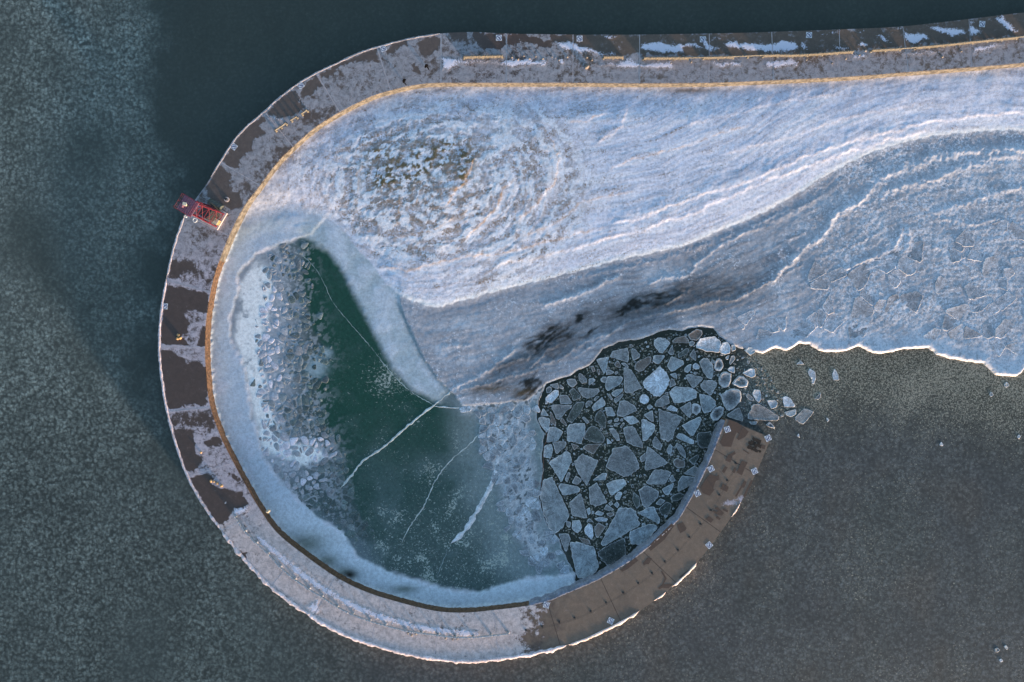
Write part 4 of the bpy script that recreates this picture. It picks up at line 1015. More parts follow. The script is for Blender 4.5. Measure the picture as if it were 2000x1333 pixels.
def add_cells(cells, parent, name, limit, colf, thick, z0, seed, mat, dome=0.0, tilt=0.0, rim=0.01, rimf=0.6, rimw=0.1, cut=0.1):
    items = []
    for k, cpx in enumerate(cells):
        P = np.array([W(*q) for q in cpx]); items.append((area(P), k, P, cpx.mean(0)))
    items.sort(key=lambda t: -t[0])
    restV = []; restF = []; restC = []
    for r, (a, k, P, cp) in enumerate(items):
        c = P.mean(0); rs = np.random.RandomState(seed + k)
        cc, rc = colf(cp, rs)
        me = slab_mesh(name, P - c, 0, thick * rs.uniform(.6, 1.3), rim, cc, cc + (rc - cc) * rimf, seed + k, sub=0.28, rimw=rimw, dome=dome * min(1, math.sqrt(a)), tilt=(tilt * rs.uniform(-1, 1), tilt * rs.uniform(-1, 1)), jit=0.12, cut=cut)
        if r < limit:
            o = link(name, me, mat, parent, True); o.location = (c[0], c[1], z0)
        else:
            n0 = len(restV); co = np.zeros(len(me.vertices) * 3); me.vertices.foreach_get('co', co); co = co.reshape(-1, 3) + np.array((c[0], c[1], z0))
            cl = np.zeros(len(me.vertices) * 4); me.color_attributes['Col'].data.foreach_get('color', cl)
            restV += [tuple(v) for v in co]; restC += [tuple(v[:3]) for v in cl.reshape(-1, 4)]
            restF += [tuple(n0 + i for i in p.vertices) for p in me.polygons]; bpy.data.meshes.remove(me)
    if restV:
        o = link(name + '_rest', mesh_np(name + '_rest', restV, restF, np.array(restC)), mat, parent, True); o['kind'] = 'stuff'

BI = GROUND['basin_ice']; SI = GROUND['shelf_ice']
def cob_col(cp, rs):
    frost = 0.0
    for a, b, r, s in ((590, 885, 50, 22), (560, 880, 40, 25), (530, 700, 20, 90), (600, 940, 40, 20), (625, 870, 25, 20), (540, 600, 16, 40)):
        frost += math.exp(-(((cp[0] - a) / r) ** 2 + ((cp[1] - b) / s) ** 2))
    f = min(1, frost) * rs.uniform(0.2, 1.3)
    base = T(70, 90, 98) * rs.uniform(.65, 1.3)
    f += 0.6 * max(0.0, min(1.0, (610 - cp[0]) / 90)) * rs.rand()
    f += 0.5 * max(0, float(fbm(np.array([cp[0] * .035]), np.array([cp[1] * .02]), 3, 91)[0])) * rs.rand()
    c = base + (T(170, 182, 210) - base) * min(1, f)
    return c, c + (T(140, 156, 168) - c) * rs.uniform(0, .8)
cells = []
_v = voronoi_cells([(505, 495), (600, 470), (625, 560), (650, 660), (672, 705), (640, 760), (660, 830), (700, 900), (712, 970), (740, 1040), (735, 1075), (690, 1062), (640, 1022), (590, 985), (530, 930), (500, 880), (500, 800), (492, 740), (488, 690), (505, 600)], 12.0, 51, 0.8, 0.05)
for i, c in enumerate(_v):
    m_ = c.mean(0); r_ = np.random.RandomState(700 + i); sd_ = float(sdf(COBBLE, np.array([m_[0]]), np.array([m_[1]]))[0])
    keep_ = 0.84 if sd_ > 3 else max(0.0, 0.6 + sd_ * 0.03)
    if r_.rand() < keep_: cells.append(m_ + (c - m_) * r_.choice((0.5, 0.7, 0.9, 1.0, 1.15)))
add_cells(cells, BI, 'ice_pancake', 298, cob_col, 0.03, 0.105, 10000, MAT['lump'], dome=0.04, rim=0.004, cut=0.24, rimf=0.3, tilt=0.03)
def rub_col(cp, rs):
    c = T(122, 139, 160) * rs.uniform(.6, 1.4); return c, T(178, 192, 214)
cells = [c for i, c in enumerate(voronoi_cells(RUBBLE, 15.0, 52, 0.5, 0.04)) if np.random.RandomState(i).rand() > 0.22]
add_cells(cells, BI, 'ice_block', 298, rub_col, 0.07, 0.15, 20000, MAT['floe'], dome=0.03, tilt=0.06, rim=0.015, rimw=0.12, cut=0.15, rimf=0.4)
PLATES = [(1505, 570), (1560, 530), (1640, 520), (1700, 480), (1790, 450), (1900, 440), (2080, 425), (2080, 670), (1985, 700), (1900, 680), (1800, 650), (1650, 655), (1545, 655), (1470, 668), (1430, 650), (1450, 610)]
def plate_col(cp, rs):
    c = T(136, 150, 172) * rs.uniform(.78, 1.2); return c, T(180, 192, 212)
cells = [c for i, c in enumerate(voronoi_cells(PLATES, 31.0, 53, 0.75, 0.02)) if np.random.RandomState(i + 5).rand() > 0.42]
add_cells(cells, SI, 'ice_plate', 298, plate_col, 0.10, 0.30, 30000, MAT['floe'], tilt=0.05, rim=0.015, rimw=0.12, rimf=0.5)

def ribbon(name, pts, wid, hgt, z, col, parent, seed, mat, taper=True, step=3.0):
    L = smooth_line(pts, step); rs = np.random.RandomState(seed)
    n = len(L); tn = np.gradient(L, axis=0); tn /= np.linalg.norm(tn, axis=1)[:, None] + 1e-9; nm = np.stack([-tn[:, 1], tn[:, 0]], 1)
    s = np.arange(n) * step
    jit = fbm(s * 0.11, s * 0 + seed, 3, seed) ; wv = wid * (0.8 + (0.7 if wid < 8 else 0.55) * fbm(s * 0.07, s * 0 + 9, 3, seed + 3))
    if taper: wv = wv * ss(-2, 12, s) * ss(-2, 18, s[-1] - s)
    wv = np.maximum(wv, 0.35)
    V = []; C = []
    for i in range(n):
        p = L[i] + nm[i] * jit[i] * 1.6
        for k, hz in ((-1, 0), (-.45, .8), (0, 1), (.45, .8), (1, 0)):
            q = p + nm[i] * k * wv[i] / 2
            x_, y_ = W(*q); V.append((x_, y_, z + hz * hgt * (0.7 + 0.5 * rs.rand()) - (0.02 if hz == 0 else 0))); C.append(col * (0.85 + 0.3 * rs.rand()))
    F = [(i * 5 + j, i * 5 + j + 1, i * 5 + j + 6, i * 5 + j + 5) for i in range(n - 1) for j in range(4)]
    o = link(name, mesh_np(name, V, F, np.array(C)), mat, parent, True)
    return o
CR = T(136, 160, 176)
for k, (pl, wd, hg, cc) in enumerate([
    ([(567, 490), (592, 500), (620, 530), (636, 560), (650, 590), (680, 627), (700, 650), (730, 685), (750, 710), (780, 745)], 2.2, .02, CR),
    ([(680, 627), (650, 652), (625, 672)], 1.2, .012, CR * .6), ([(690, 618), (680, 627)], 1.2, .01, CR * .6),
    ([(886, 760), (850, 790), (830, 805), (790, 838), (750, 873), (710, 900), (690, 925), (665, 955)], 6.0, .07, T(158, 178, 194)),
    ([(690, 925), (672, 942), (655, 958)], 2.0, .02, CR * .7),
    ([(845, 793), (875, 796), (905, 797), (960, 790), (1010, 786)], 4.0, .05, T(158, 176, 194)),
    ([(938, 845), (915, 870), (880, 900), (850, 940), (830, 985), (800, 1030), (784, 1062)], 3.6, .03, T(158, 176, 190)), ([(800, 1030), (780, 1075), (772, 1110)], 4.0, .01, CR * .35),
    ([(990, 850), (975, 885), (970, 910), (960, 945), (945, 975), (925, 1010), (905, 1040), (880, 1062)], 13.0, .12, T(166, 181, 202)), ([(880, 1062), (868, 1090), (850, 1135)], 2.0, .02, CR * .9),
    ([(775, 757), (720, 815), (690, 855), (660, 900)], 1.3, .01, CR * .6), ([(740, 700), (780, 745), (810, 770), (850, 793)], 3.0, .03, CR), ([(760, 700), (800, 750), (845, 785)], 4.0, .03, CR),
    ([(770, 890), (755, 930), (720, 970)], 1.0, .01, CR * .4), ([(960, 945), (975, 975), (1000, 990)], 1.4, .02, CR * .8), ([(1008, 960), (1030, 990), (1035, 1010)], 1.3, .02, CR * .8),
    ([(620, 530), (605, 512)], 1.2, .01, CR * .6), ([(592, 500), (630, 488)], 2.0, .01, CR * .5), ([(470, 1060), (500, 1080)], .6, .005, CR)][:17]):
    ribbon('refrozen_crack', pl, wd, hg, 0.105, cc, BI, 600 + k, MAT['crust'])
rsf = np.random.RandomState(77)
for k in range(22):
    a_ = rsf.uniform(640, 930); b_ = rsf.uniform(560, 1110)
    if float(sdf(CLEAR, np.array([a_]), np.array([b_]))[0]) < 12: continue
    th = rsf.choice((0.9, 2.2, -0.6, 2.6)) + rsf.uniform(-.4, .4); pl = [(a_, b_)]
    for j in range(rsf.randint(2, 6)):
        th += rsf.uniform(-.45, .45); a_ += 16 * math.cos(th); b_ += 16 * math.sin(th)
        if float(sdf(CLEAR, np.array([a_]), np.array([b_]))[0]) < 6: break
        pl.append((a_, b_))
    if len(pl) > 2: ribbon('refrozen_crack', pl, rsf.uniform(.6, 1.3), .008, 0.107, CR * rsf.uniform(.25, .55), BI, 660 + k, MAT['crust'])
# pressure crack along the broken plates near the fast ice: red-brown seam
ribbon('refrozen_crack', [(1063, 752), (1052, 790), (1067, 845), (1062, 880), (1060, 930), (1053, 980)], 1.4, .03, 0.14, T(86, 66, 62), BI, 640, MAT['crust'])

# ------------------------------------------------------------------ the pier
pier = empty('concrete_pier', (W(400, 700)[0], W(400, 700)[1], 0))
tag(pier, 'long hook-shaped concrete pier with frosted slabs curling around the icy basin', 'pier')
PL = Vector(pier.location)
def pchild(name, me, mat, smooth=False):
    o = link(name, me, mat, None, smooth)
    o.parent = pier
    o.location = (-PL.x, -PL.y, -PL.z)
    return o

DARKP = [zpts(p, 280, 500, 2.667) for p in (
    [(140,30),(250,40),(250,75),(190,80),(180,115),(140,115)], [(118,155),(340,205),(325,290),(240,280),(195,310),(235,345),(220,390),(190,420),(240,465),(105,470),(90,430),(95,250)], [(300,400),(325,390),(322,475),(285,475)],
    [(95,495),(140,495),(200,540),(205,590),(240,560),(310,560),(330,640),(335,760),(300,775),(220,770),(180,800),(125,800),(105,640)], [(160,910),(255,910),(265,1000),(290,1060),(275,1110),(220,1115),(190,1060)], [(320,970),(380,945),(410,985),(340,990)])]
DARKP += [zpts(p, 280, 833, 2.667) for p in ([(240,262),(330,250),(350,262),(350,300),(410,335),(510,350),(545,405),(470,430),(440,480),(410,512),(380,490),(340,440),(290,370)], [(470,250),(490,260),(490,285),(475,280)], [(500,650),(535,660),(530,680),(510,675)])]
DARKP += [zpts(p, 280, 40, 2.667) for p in ([(330,850),(390,760),(470,820),(440,860),(450,890),(520,930),(510,970),(460,985),(420,960),(340,920)], [(410,735),(490,610),(560,550),(620,500),(640,530),(590,550),(640,590),(580,610),(560,640),(560,680),(500,720),(490,770),(430,750)],
    [(650,490),(700,420),(790,370),(830,440),(820,470),(730,500)], [(830,370),(850,335),(900,295),(920,340),(870,380),(830,400)], [(930,290),(1000,235),(1215,150),(1215,210),(1110,205),(1010,240),(990,280),(935,300)])]
DARKP += [zpts(p, 700, 40, 2.667) for p in ([(0,180),(95,145),(95,190),(0,215)], [(150,160),(180,120),(255,105),(250,135),(150,165)], [(310,120),(350,95),(415,95),(415,150),(390,175),(340,180),(320,150)], [(480,65),(565,60),(570,100),(490,95)], [(600,70),(760,70),(765,120),(740,150),(640,140),(610,110)],
    [(775,75),(860,75),(1010,120),(1000,140),(850,100),(780,130)], [(1000,75),(1120,80),(1120,110),(1010,110)], [(280,225),(300,220),(320,280),(290,270)])]
DARKP += [[(1119, 68), (1250, 68), (1385, 66), (1500, 63), (1640, 58), (1762, 52), (1890, 38), (2000, 25), (2400, -15), (2400, 35), (2000, 70), (1764, 92), (1640, 100), (1500, 106), (1385, 108), (1250, 108), (1200, 108), (1119, 84)]]
HALFP = [zpts(p, 280, 500, 2.667) for p in ([(155,850),(240,800),(330,800),(370,870),(350,910),(280,900),(200,900),(160,900)],)] + [zpts(p, 280, 40, 2.667) for p in ([(680,690),(760,650),(760,680),(680,750)], [(850,470),(1000,440),(1010,480),(900,520),(800,570)], [(250,1080),(330,1070),(380,1130),(300,1150)])]
HALFP += [zpts(p, 740, 833, 2.667) for p in ([(730,950),(800,950),(790,1000),(740,1010)], [(770,1080),(850,1070),(890,1120),(810,1170)])]
SNOWP = [zpts(p, 1100, 40, 2.667) for p in ([(0,115),(60,120),(200,165),(270,170),(270,185),(150,175),(60,150),(0,130)], [(400,115),(450,110),(560,120),(700,125),(740,150),(630,142),(630,175),(560,172),(420,160),(400,145)], [(750,110),(820,80),(820,95),(760,120)],
    [(830,120),(870,110),(1000,120),(1130,110),(1180,105),(1230,130),(1200,165),(1130,145),(1100,170),(980,160),(830,135)], [(710,90),(740,85),(760,130),(820,140),(760,165),(740,150)], [(160,225),(290,225),(330,195),(400,225),(560,212),(580,250),(520,250),(400,245),(300,245)],
    [(780,215),(930,220),(930,240),(800,240)], [(1060,215),(1220,205),(1220,235),(1060,245)], [(190,75),(290,78),(230,98)], [(1240,110),(1265,110),(1265,155),(1245,155)])]
SNOWP += [zpts(p, 1500, 0, 2.667) for p in ([(0,230),(120,210),(160,235),(120,270),(0,275)], [(175,210),(200,210),(200,260),(178,255)], [(270,180),(370,160),(360,175),(280,190)], [(340,240),(400,240),(420,260),(350,255)], [(460,168),(505,152),(500,168)], [(640,150),(710,138),(690,152)],
    [(560,185),(590,185),(640,220),(600,225)], [(480,220),(520,220),(520,245),(470,240)], [(700,150),(720,170),(820,180),(850,200),(760,230),(710,215)], [(815,140),(860,135),(1020,150),(1040,180),(960,190),(880,165)], [(1045,105),(1080,100),(1055,130),(1110,150),(1120,165),(1060,200),(1045,160)],
    [(1180,90),(1220,80),(1260,120),(1300,165),(1270,175),(1200,120)], [(0,320),(150,310),(140,330),(60,348),(0,345)], [(430,285),(510,280),(515,295),(440,310)], [(700,275),(880,260),(860,275),(720,285)], [(1070,245),(1240,225),(1200,245),(1100,270),(1070,280)])]
SNOWP += [zpts(p, 700, 40, 2.667) for p in ([(430,210),(450,195),(560,205),(740,215),(760,200),(900,205),(980,205),(970,230),(830,240),(760,235),(700,220),(520,220),(490,250),(440,255)], [(1030,110),(1130,125),(1260,165),(1270,180),(1150,165),(1050,150)], [(740,75),(800,70),(780,85)], [(1030,195),(1070,200),(1070,225),(1040,225)])]
SNOWP += [zpts(p, 280, 40, 2.667) for p in ([(640,505),(730,500),(725,520),(650,515)], [(795,375),(825,440),(805,430)], [(900,270),(918,290),(910,320)])]
SNOWP += [zpts(p, 280, 833, 2.667) for p in ([(860,940),(915,900),(915,960),(880,975)], [(470,430),(545,420),(520,460),(470,470)])]
RAILSW = [(460, 1009), (479, 1037), (501, 1060), (524, 1080), (548, 1107), (576, 1131), (604, 1150), (629, 1165), (659, 1185), (689.5, 1200), (722.5, 1212), (753, 1221), (792, 1231), (824, 1236), (856, 1240), (890, 1244), (925, 1244), (959, 1240.6), (993, 1237)]

DRIFTL = [(505, 1052), (530, 1072), (556, 1096), (584, 1117), (612, 1138), (640, 1155), (668, 1172), (700, 1188), (735, 1202), (770, 1213), (820, 1226), (870, 1233), (930, 1238)]
def deck_fields(px, py, x, y):
    n = len(px)
    na = fbm(x * 0.5, y * 0.5, 4, 71); nb = fbm(x * 1.6, y * 1.6, 3, 72); nc = fbm(x * 0.12, y * 0.12, 3, 73)
    wx = px + 5 * na + 3 * nb; wy = py + 5 * fbm(x * 0.5 + 40, y * 0.5, 4, 74) + 3 * nb
    east = ss(1005, 1115, px + 0.25 * (py - 1200) + 55 * na + 25 * nb) * ss(900, 1000, py + 0 * px)
    east = np.where((px > 1150) & (py > 700), 1.0, east)
    north = ss(560, 420, py)
    south = ss(950, 1050, py) * (1 - east)
    bare = np.tile(T(64, 57, 58), (n, 1))
    bare = mixc(bare, T(80, 75, 73), north * ss(1000, 1200, px))
    bare = mixc(bare, T(84, 80, 82), north * ss(1000, 860, px) * 0.6)
    bare = mixc(bare, T(99, 91, 86), east)
    bare = mixc(bare, T(86, 80, 77), east * ss(0.0, 0.5, nc) * 0.6)
    fc = mixc(np.tile(T(142, 144, 164), (n, 1)), T(122, 128, 144), north)
    fc = mixc(fc, T(157, 158, 171), south)
    fr = 0.60 + 0.36 * na + 0.22 * nb + 0.28 * nc
    fr = fr + 0.06 * north + 0.30 * south + 0.05
    # top straight: inner half frosted grey all over
    dark = np.zeros(n)
    for p in DARKP: dark = np.maximum(dark, ss(-4, 3, sdf(p, wx, wy, rmax=12)))
    half = np.zeros(n)
    for p in HALFP: half = np.maximum(half, ss(-8, 6, sdf(p, wx, wy, rmax=16)))
    tops = ss(1100, 1200, px) * north
    fr = fr * (1 - dark) - 0.35 * dark * (1 - tops) + dark * tops * (0.10 + 0.35 * na + 0.2 * nb) - 0.35 * half
    fr = fr * (1 - east) - 0.5 * east
    # hoar left on the east end
    for cx, cy, rx, ry in ((1428, 982, 16, 6), (1448, 977, 8, 10)):
        fr = np.maximum(fr, 0.9 * np.exp(-(((px - cx) / rx) ** 2 + ((py - cy) / ry) ** 2)))
    snow = np.zeros(n)
    for p in SNOWP: snow = np.maximum(snow, ss(-6, 8, sdf(p, wx, wy, rmax=14)) * 0.86)
    dd, _, _ = pdist(DRIFTL, px + 4 * na, py + 4 * nb, rmax=20)
    snow = np.maximum(snow, ss(8.5, 3.0, dd) * (0.68 + 0.3 * na))
    return bare, fc, fr, snow

def make_pier():
    js = [(nearest_u(outc, a), nearest_u(innc, b)) for a, b in JOINTS]
    js = [(0, 0)] + js + [(len(outc) - 1, len(innc) - 1)]
    def interp(c, f):
        i = int(min(f, len(c) - 1)); j = min(i + 1, len(c) - 1); t = f - i
        return c[i] * (1 - t) + c[j] * t
    NV = 46
    for si, ((o0, i0), (o1, i1)) in enumerate(zip(js[:-1], js[1:])):
        if o1 <= o0: continue
        rs = np.random.RandomState(si)
        dz = rs.uniform(-0.015, 0.015)
        Lo = (o1 - o0) * 2.0
        NU = max(6, int(max(Lo, (i1 - i0) * 2.0) / 2.2))
        gap = 0.75 / max(Lo, 1) if si > 0 else 0
        us = np.linspace(gap, 1 - gap, NU); vs = np.linspace(0, 1, NV)
        A = np.array([interp(outc, o0 + (o1 - o0) * u) for u in us]); B = np.array([interp(innc, i0 + (i1 - i0) * u) for u in us])
        G = A[:, None, :] * (1 - vs)[None, :, None] + B[:, None, :] * vs[None, :, None]
        px = G[..., 0].ravel(); py = G[..., 1].ravel()
        k = (H - ZD) / H / 10
        x = (px - 1000) * k; y = (666.5 - py) * k
        bare, fc, fr, snow = deck_fields(px, py, x, y)
        # frost gathers along the joints and the outer lip on the west and south
        U = np.repeat(us, NV); Vv = np.tile(vs, NU)
        icy = ss(480, 560, py) * (1 - ss(1050, 1090, px))
        je = np.minimum(U, 1 - U) * Lo
        fr = np.maximum(fr, icy * ss(1010, 930, py) * 0.95 * ss(5, 2, je + 2 * fbm(x, y, 2, 5)))
        fr = np.maximum(fr, icy * 0.95 * ss(5.5, 2.5, Vv * 92 + 2 * fbm(x * .6, y * .6, 2, 6)))
        north = ss(560, 420, py)
        fr = np.maximum(fr, north * 0.8 * ss(2.5, 1, je) * ss(1300, 1000, px))
        fr = np.maximum(fr, north * ss(900, 700, px) * 0.85 * ss(4, 2, Vv * 92 + 2 * fbm(x * .6, y * .6, 2, 6)))
        z = ZD + dz + 0.012 * np.clip(fr, 0, 1) + 0.07 * np.clip(snow, 0, 1) + 0.006 * fbm(x * .5, y * .5, 2, 8)
        V = np.stack([x, y, z], 1)
        i = np.arange(NU * NV).reshape(NU, NV)
        F = np.stack([i[:-1, :-1], i[1:, :-1], i[1:, 1:], i[:-1, 1:]], -1).reshape(-1, 4)
        # skirt
        bl = np.concatenate([i[:, 0], i[-1, 1:], i[-2::-1, -1], i[0, -2:0:-1]])
        n0 = len(V); V = np.vstack([V, V[bl] - np.array((0, 0, 0.28))])
        m = len(bl); a = np.arange(m); b = (a + 1) % m
        F = np.vstack([F, np.stack([bl[b], bl[a], n0 + a, n0 + b], 1)[:, ::-1][:, ::-1]])
        cols = np.vstack([bare, bare[bl]]); fcs = np.vstack([fc, fc[bl]])
        me = mesh_np('deck_slab', V, F, cols, {'frost': np.concatenate([fr, fr[bl]]), 'drift': np.concatenate([snow, snow[bl]])})
        at = me.color_attributes.new('FrostCol', 'FLOAT_COLOR', 'POINT'); c4 = np.ones((len(V), 4), np.float32); c4[:, :3] = fcs
        at.data.foreach_set('color', c4.ravel())
        pchild('deck_slab', me, MAT['deck'])
    # core under the slabs (shows in the joints), inner and outer wall faces
    def strip(c, z_top, z_bot, off_top, off_bot, other, name, mat, rows=6, rough=0.05, seed=3, lo=0, hi=None):
        cc = c[lo:hi:2]; 
        tn = np.gradient(cc, axis=0); tn /= np.linalg.norm(tn, axis=1)[:, None]; nm = np.stack([-tn[:, 1], tn[:, 0]], 1)
        mid = cc[len(cc) // 2]
        if np.dot(nm[len(nm) // 2], other[np.argmin(((other - mid) ** 2).sum(1))] - mid) > 0: nm = -nm
        V = []
        for r in range(rows):
            t = r / (rows - 1)
            z = z_top + (z_bot - z_top) * t
            k = (H - ZD) / H / 10
            p = cc + nm * (off_top + (off_bot - off_top) * t)
            s = np.arange(len(cc)) * 4.0
            j = rough * 10 * fbm(s * 0.15, s * 0 + r * 1.7, 4, seed) * (0.2 if r == 0 else 1)
            p = p + nm * j[:, None]
            V.append(np.stack([(p[:, 0] - 1000) * k, (666.5 - p[:, 1]) * k, np.full(len(p), z)], 1))
        V = np.concatenate(V); n = len(cc)
        i = np.arange(rows * n).reshape(rows, n)
        F = np.stack([i[:-1, :-1], i[:-1, 1:], i[1:, 1:], i[1:, :-1]], -1).reshape(-1, 4)
        return pchild(name, mesh_np(name, V, F), mat, True)
    strip(outc, ZD - 0.05, -2.5, 0, -1.2, innc, 'outer_wall', MAT['wall'], rough=0.02)
    iw = nearest_u(innc, (430, 505)); iz = nearest_u(innc, (1040, 1182))
    strip(innc, ZD - 0.05, -1.5, 0.6, 4.0, outc, 'inner_wall', MAT['wall'], rough=0.05, hi=iw + 3)
    strip(innc, ZD - 0.05, -1.5, 0.6, 2.0, outc, 'inner_wall', MAT['rust'], rough=0.12, lo=iw, hi=iz + 3)
    strip(innc, ZD - 0.05, -1.5, 0.6, 1.0, outc, 'inner_wall', MAT['rust'], rough=0.05, lo=iz)
    # core top
    m = 600; ia = np.linspace(0, len(outc) - 1, m); 
    fo = np.interp(ia, [a for a, b in js], [b for a, b in js])
    A = np.array([interp(outc, a) for a in ia]); B = np.array([interp(innc, b) for b in fo])
    k = (H - ZD) / H / 10
    V = np.vstack([np.stack([(A[:, 0] - 1000) * k, (666.5 - A[:, 1]) * k, np.full(m, ZD - 0.02)], 1), np.stack([(B[:, 0] - 1000) * k, (666.5 - B[:, 1]) * k, np.full(m, ZD - 0.02)], 1)])
    a = np.arange(m - 1)
    Fc = np.stack([a, a + 1, m + a + 1, m + a], 1); east = (A[:-1, 0] > 1085) & (A[:-1, 1] > 700)
    pchild('core', mesh_np('core', V, Fc[~east]), MAT['joint']); pchild('core', mesh_np('core', V, Fc[east]), MAT['patch'])
    # end wall at the tip
    a = outc[-1]; b = innc[-1]; mb = MB(); ax, ay = W(*a, ZD); bx_, by_ = W(*b, ZD)
    L = math.hypot(bx_ - ax, by_ - ay); rz = math.atan2(by_ - ay, bx_ - ax)
    mb.box(((ax + bx_) / 2, (ay + by_) / 2, 0.0), (L + 0.1, 0.16, 2 * (ZD - 0.06)), rz)
    o = mb.build('end_wall', MAT['wall']); o.parent = pier; o.location = (-PL.x, -PL.y, 0)
make_pier()

def ice_lip(c, i0, i1, w_in, w_out, hgt, drop, name, seed, other, col=T(172, 176, 196), step=1, ragged=0.35, zt=ZD):
    """spray ice frozen over an edge of the pier: from the deck over the edge and down the face"""
    cc = c[i0:i1:step]; n = len(cc)
    if n < 4: return
    tn = np.gradient(cc, axis=0); tn /= np.linalg.norm(tn, axis=1)[:, None]; nm = np.stack([-tn[:, 1], tn[:, 0]], 1)
    mid = c[(i0 + i1) // 2]
    if np.dot(nm[n // 2], other[np.argmin(((other - mid) ** 2).sum(1))] - mid) > 0: nm = -nm
    s = np.arange(n) * 2.0 * step; k = (H - ZD) / H / 10
    rg = 1 + ragged * 2 * fbm(s * 0.06, s * 0, 4, seed); rg2 = 1 + ragged * 2 * fbm(s * 0.05, s * 0 + 4, 4, seed + 1); hz = 1 + 0.6 * fbm(s * 0.15, s * 0 + 8, 3, seed + 2)
    end = ss(0, 12, s) * ss(0, 12, s[-1] - s)
    prof = [(-1.0, 0, -0.01), (-0.7, 0, 0.75), (-0.25, 0, 1.0), (0, .45, .7), (0, .9, -.2), (0, 1.0, -1.2), (0, .8, None)]
    V = []; C = []; rs = np.random.RandomState(seed)
    for (a, b, z) in prof:
        off = a * w_in * rg * end + b * w_out * np.maximum(rg2, 0.15) * end
        p = cc + nm * off[:, None] + nm * (1.1 * fbm(s * .3, s * 0 + b * 5 + a, 3, seed + 5) * (1 if b > 0 else 0))[:, None]
        zz = (zt + 0.02 + z * hgt * hz * (0.2 + 0.8 * end)) if z is not None else np.full(n, zt - drop)
        V.append(np.stack([(p[:, 0] - 1000) * k, (666.5 - p[:, 1]) * k, zz], 1)); C.append(np.tile(col, (n, 1)) * (0.85 + 0.3 * rs.rand(n, 1)))
    V = np.concatenate(V); C = np.concatenate(C); r = len(prof)
    i = np.arange(r * n).reshape(r, n)
    F = np.stack([i[:-1, :-1], i[:-1, 1:], i[1:, 1:], i[1:, :-1]], -1).reshape(-1, 4)
    pchild(name, mesh_np(name, V, F, C), MAT['crust'], True)
def lip_between(c, a, b, *args, **kw):
    i, j = sorted((nearest_u(c, a), nearest_u(c, b))); ice_lip(c, i, j, *args, **kw)
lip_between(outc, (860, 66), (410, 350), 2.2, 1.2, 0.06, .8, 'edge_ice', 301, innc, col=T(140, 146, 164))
lip_between(outc, (362, 420), (326, 545), 3.0, 1.5, 0.08, 1.0, 'edge_ice', 302, innc, col=T(160, 166, 186))
lip_between(outc, (326, 545), (432, 1037), 3.2, 1.6, 0.10, 1.2, 'edge_ice', 303, innc, col=T(168, 170, 190))
lip_between(outc, (432, 1037), (1110, 1259), 3.0, 4.5, 0.14, 1.8, 'edge_ice', 304, innc, col=T(182, 182, 200), ragged=0.5)
lip_between(outc, (1108, 1260), (1250, 1192), 1.0, 4.5, 0.10, 1.6, 'edge_ice', 305, innc, col=T(190, 184, 194))
lip_between(outc, (1276, 1172), (1302, 1154), 0.8, 3.0, 0.08, 1.5, 'edge_ice', 306, innc, col=T(190, 184, 194))
lip_between(outc, (1312, 1147), (1364, 1096), 0.8, 3.5, 0.08, 1.5, 'edge_ice', 307, innc, col=T(190, 184, 194))
lip_between(outc, (1428, 1010), (1446, 980), 0.8, 2.0, 0.05, 1.0, 'edge_ice', 308, innc, col=T(180, 178, 190))
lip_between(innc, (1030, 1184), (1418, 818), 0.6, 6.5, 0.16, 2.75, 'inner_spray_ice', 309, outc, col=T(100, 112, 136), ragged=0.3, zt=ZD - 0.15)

# brown cover-up paint on the bare east end
QP = [((1350, 800, 6.667), p) for p in (
    [(490,130),(600,170),(665,215),(620,320),(590,300),(560,370),(520,490),(410,480),(370,430),(440,280)], [(672,222),(750,290),(700,360),(620,400),(592,382)], [(480,590),(570,545),(580,580),(540,600),(510,690),(445,665)], [(660,665),(735,690),(700,760),(660,860),(590,820)],
    [(440,740),(475,755),(430,830),(400,810)], [(565,760),(590,772),(565,830),(530,815)], [(250,840),(330,870),(360,855),(370,915),(320,930),(285,1030),(305,1045),(240,1125),(150,1090),(115,1020),(190,900)], [(410,965),(490,1010),(465,1075),(380,1035)],
    [(690,925),(720,945),(690,1020),(660,1020),(590,1140),(570,1130),(650,1000)], [(780,920),(805,930),(700,1140),(675,1130)], [(905,450),(970,470),(955,520),(900,500)], [(680,520),(760,570),(750,582),(675,535)])]
QP += [((1240, 980, 7.406), p) for p in ([(530,315),(570,350),(430,550),(230,715),(180,660)], [(610,330),(695,298),(748,385),(735,415),(655,460),(620,380)], [(1075,210),(1140,260),(1100,310),(1020,255)], [(1190,75),(1240,120),(1290,165),(1260,205),(1190,190),(1125,145),(1150,125),(1185,150),(1200,130),(1155,100)],
    [(1190,205),(1245,245),(1220,270),(1170,235)], [(1290,100),(1350,130),(1340,160),(1265,120)], [(375,1010),(400,1008),(460,1110),(415,1195),(490,1190),(545,1195),(490,1255),(395,1250),(355,1270),(335,1250),(400,1190),(430,1110)], [(640,1090),(770,990),(790,1000),(650,1110)], [(115,890),(180,810),(250,820),(200,910),(160,905),(130,930)])]
QP += [((1050, 780, 2.667), p) for p in ([(430,890),(510,825),(525,840),(470,885),(440,900)],)]
